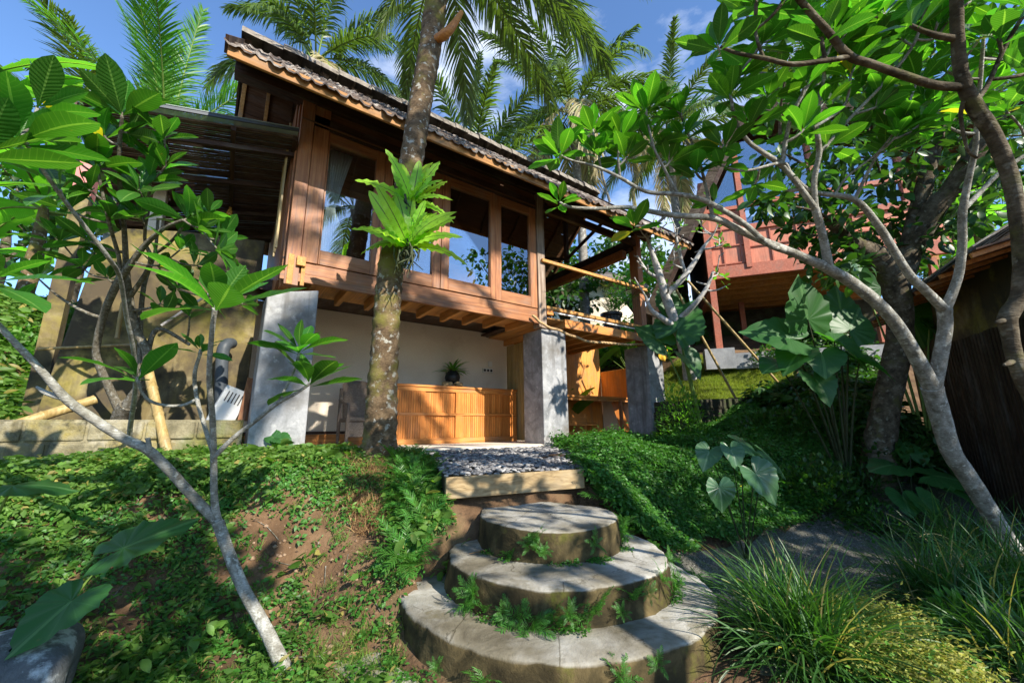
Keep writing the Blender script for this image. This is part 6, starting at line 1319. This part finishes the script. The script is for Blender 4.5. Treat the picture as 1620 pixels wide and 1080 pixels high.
for lab, px, py, D, rd, n, L_n, lf, T_ in (('dense dark shrub beside the elephant ear clump, lower right of it', 1345, 700, 5.6, (.7, .5, .5), 1300, .075, 'broad', LN), ('leafy shrub in the shade behind the ribbed elephant ear', 1255, 720, 5.5, (.55, .45, .42), 1000, .06, 'cover', OV), ('broad leaved shrub in the shade at the shed screen foot', 1480, 800, 5.6, (.5, .4, .6), 500, .13, 'broad', ET[1]),
        ('dense dark shrub hiding the stalks of the elephant ear clump', 1288, 690, 5.3, (.55, .42, .75), 1500, .075, 'broad', OV), ('broad leaved shrub growing on the terrace wall end', 1215, 660, 7.0, (.5, .4, .4), 420, .12, 'broad', ET[0]), ('lance leaved shrub hiding the terrace wall near the far pillar', 1110, 690, 7.2, (.5, .4, .3), 700, .09, 'cover', LN), ('leafy shrub against the block wall end by the corner pillar', 365, 640, 5.6, (.22, .15, .55), 380, .075, 'broad', LN), ('leafy shrub behind the block wall at the far left', 30, 640, 5.9, (.45, .3, .6), 600, .09, 'broad_bright', OV),
        ('dark shrub growing between the painted post and the stained wall', 105, 560, 6.3, (.4, .3, 1.2), 1000, .11, 'broad', OV), ('spindly shrub before the dark part of the stained wall', 305, 560, 6.2, (.55, .2, 1.1), 1000, .12, 'broad', LN)):
    bush(lab, on(px, py, D, -.02), rd, n, L_n, lf, T_)
P2 = scatter(lb, 110, dens); N2 = tnorm(P2[:, 0], P2[:, 1])
carpet('weeds', 'larger broad leaved weeds scattered over the left bank', P2, terr(P2[:, 0], P2[:, 1]), [tuft(9, .09, .16, .10, ET[k], .6) for k in range(3)], 'weed', .6, 1.3, N2*.4+UZ*.6)
# hanging fallen leaf, long brown leaf on the steps, dry leaves
o = MB().inst(strip_leaf(10, 2, lambda t: .05*np.sin(np.pi*np.clip(t, .02, .98))**.6, .4, .05), onz(742, 876, -.628), frame(onz(795, 866, -.62)-onz(742, 876, -.62), UZ), .34).build('dry_leaf', M['dryleaf'], None, True)
tag(o, 'long brown dry leaf lying on the middle step', 'leaf')
mb = MB(); P = scatter(lb, 120); d = rdirs(120, -.2, .3); mb.inst(ET[1], np.c_[P, terr(P[:, 0], P[:, 1])+.02], frame(d, rdirs(120, .3, 1)), RNG.uniform(.03, .11, 120))
tag(mb.build('fallen_leaves', M['dryleaf'], None, True), 'dry fallen leaves scattered over the left bank', None, kind='stuff')
# ------------------------------------------------------------------ bare pale frangipani before the red house
BB_ = [[(1092, 600, 8.4, .13), (1085, 560, 8.4, .12), (1068, 510, 8.4, .105), (1052, 465, 8.4, .09), (1040, 425, 8.4, .07), (1030, 395, 8.4, .045), (1022, 370, 8.4, .025)], [(1052, 468, 8.4, .07), (1080, 440, 8.3, .06), (1098, 415, 8.3, .05), (1112, 392, 8.3, .035), (1128, 372, 8.3, .02)],
      [(1072, 520, 8.4, .08), (1050, 505, 8.3, .06), (1030, 490, 8.3, .045), (1022, 470, 8.3, .03)], [(1085, 436, 8.3, .04), (1076, 405, 8.3, .035), (1070, 375, 8.3, .02)], [(1075, 505, 8.4, .07), (1100, 480, 8.2, .05), (1118, 455, 8.2, .04), (1128, 430, 8.2, .025)], [(1045, 440, 8.4, .04), (1025, 430, 8.4, .03), (1008, 405, 8.4, .02)]]
BR_ = [(RNG.uniform(1000, 1150), RNG.uniform(338, 455), RNG.uniform(8.0, 8.7), int(RNG.choice([0, 0, 0, 3, 4])), .5) for _ in range(75)]
frangipani('bare_frangipani', 'nearly leafless frangipani with pale twisted branches beside the bamboo props', BB_, BR_, .34, M['broad_bright'], M['bark_pale'], twig=.013)
# ------------------------------------------------------------------ unseen trees added behind the camera to dapple the ground; panes reflect them
def rear(label, base, C, rad, nc, L, n=55, r=.5):
    cl = []
    for k in range(nc): cl.append((np.array(C)+rdirs(1, -1, 1)[0]*RNG.uniform(.3, 1)**.5*np.array(rad), r*RNG.uniform(.7, 1.2)))
    b = np.array(base, float); C = np.array(C, float)
    tree('added_shade_tree', label, [[(b, .2), ((b+C)/2, .16), (C, .08)]], cl, L, M['broad'], M['bark_dark'], n=n, grp='added shade trees opposite the house')
rear('large shade tree across the path from the house, added outside the frame', (9.5, -7.5, -1.1), (7.2, -5.2, 3.8), (3.1, 1.7, 1.7), 66, .28)
rear('low shade tree added outside the frame, opposite the left bank', (-.9, -3.4, -1.1), (.15, -1.75, 2.75), (1.25, .75, .5), 15, .22, 42, .34)
rear('slim sparse shade tree added outside the frame, opposite the steps', (1.4, -4.2, -1.1), (3.0, -2.5, 2.7), (1.0, .7, .5), 7, .2, 26, .3)
rear('shade tree farthest from the house, added outside the frame', (9.0, -9.0, -1.1), (9.5, -8.5, 3.6), (2.2, 1.5, 1.5), 24, .3)
C = np.array([3.3, -4.2, 8.6]); palm('coconut_palm', 'coconut palm outside the frame, opposite the window wall', [(6.2, -6.4, -1.2), (4.6, -5.2, 4), C-[0, 0, .1]], C, fan(15, 41, -35, 60), 3.0, M['palm'], rad=(.17, .12), seg=10, rings=18, grp='coconut palms opposite the house')
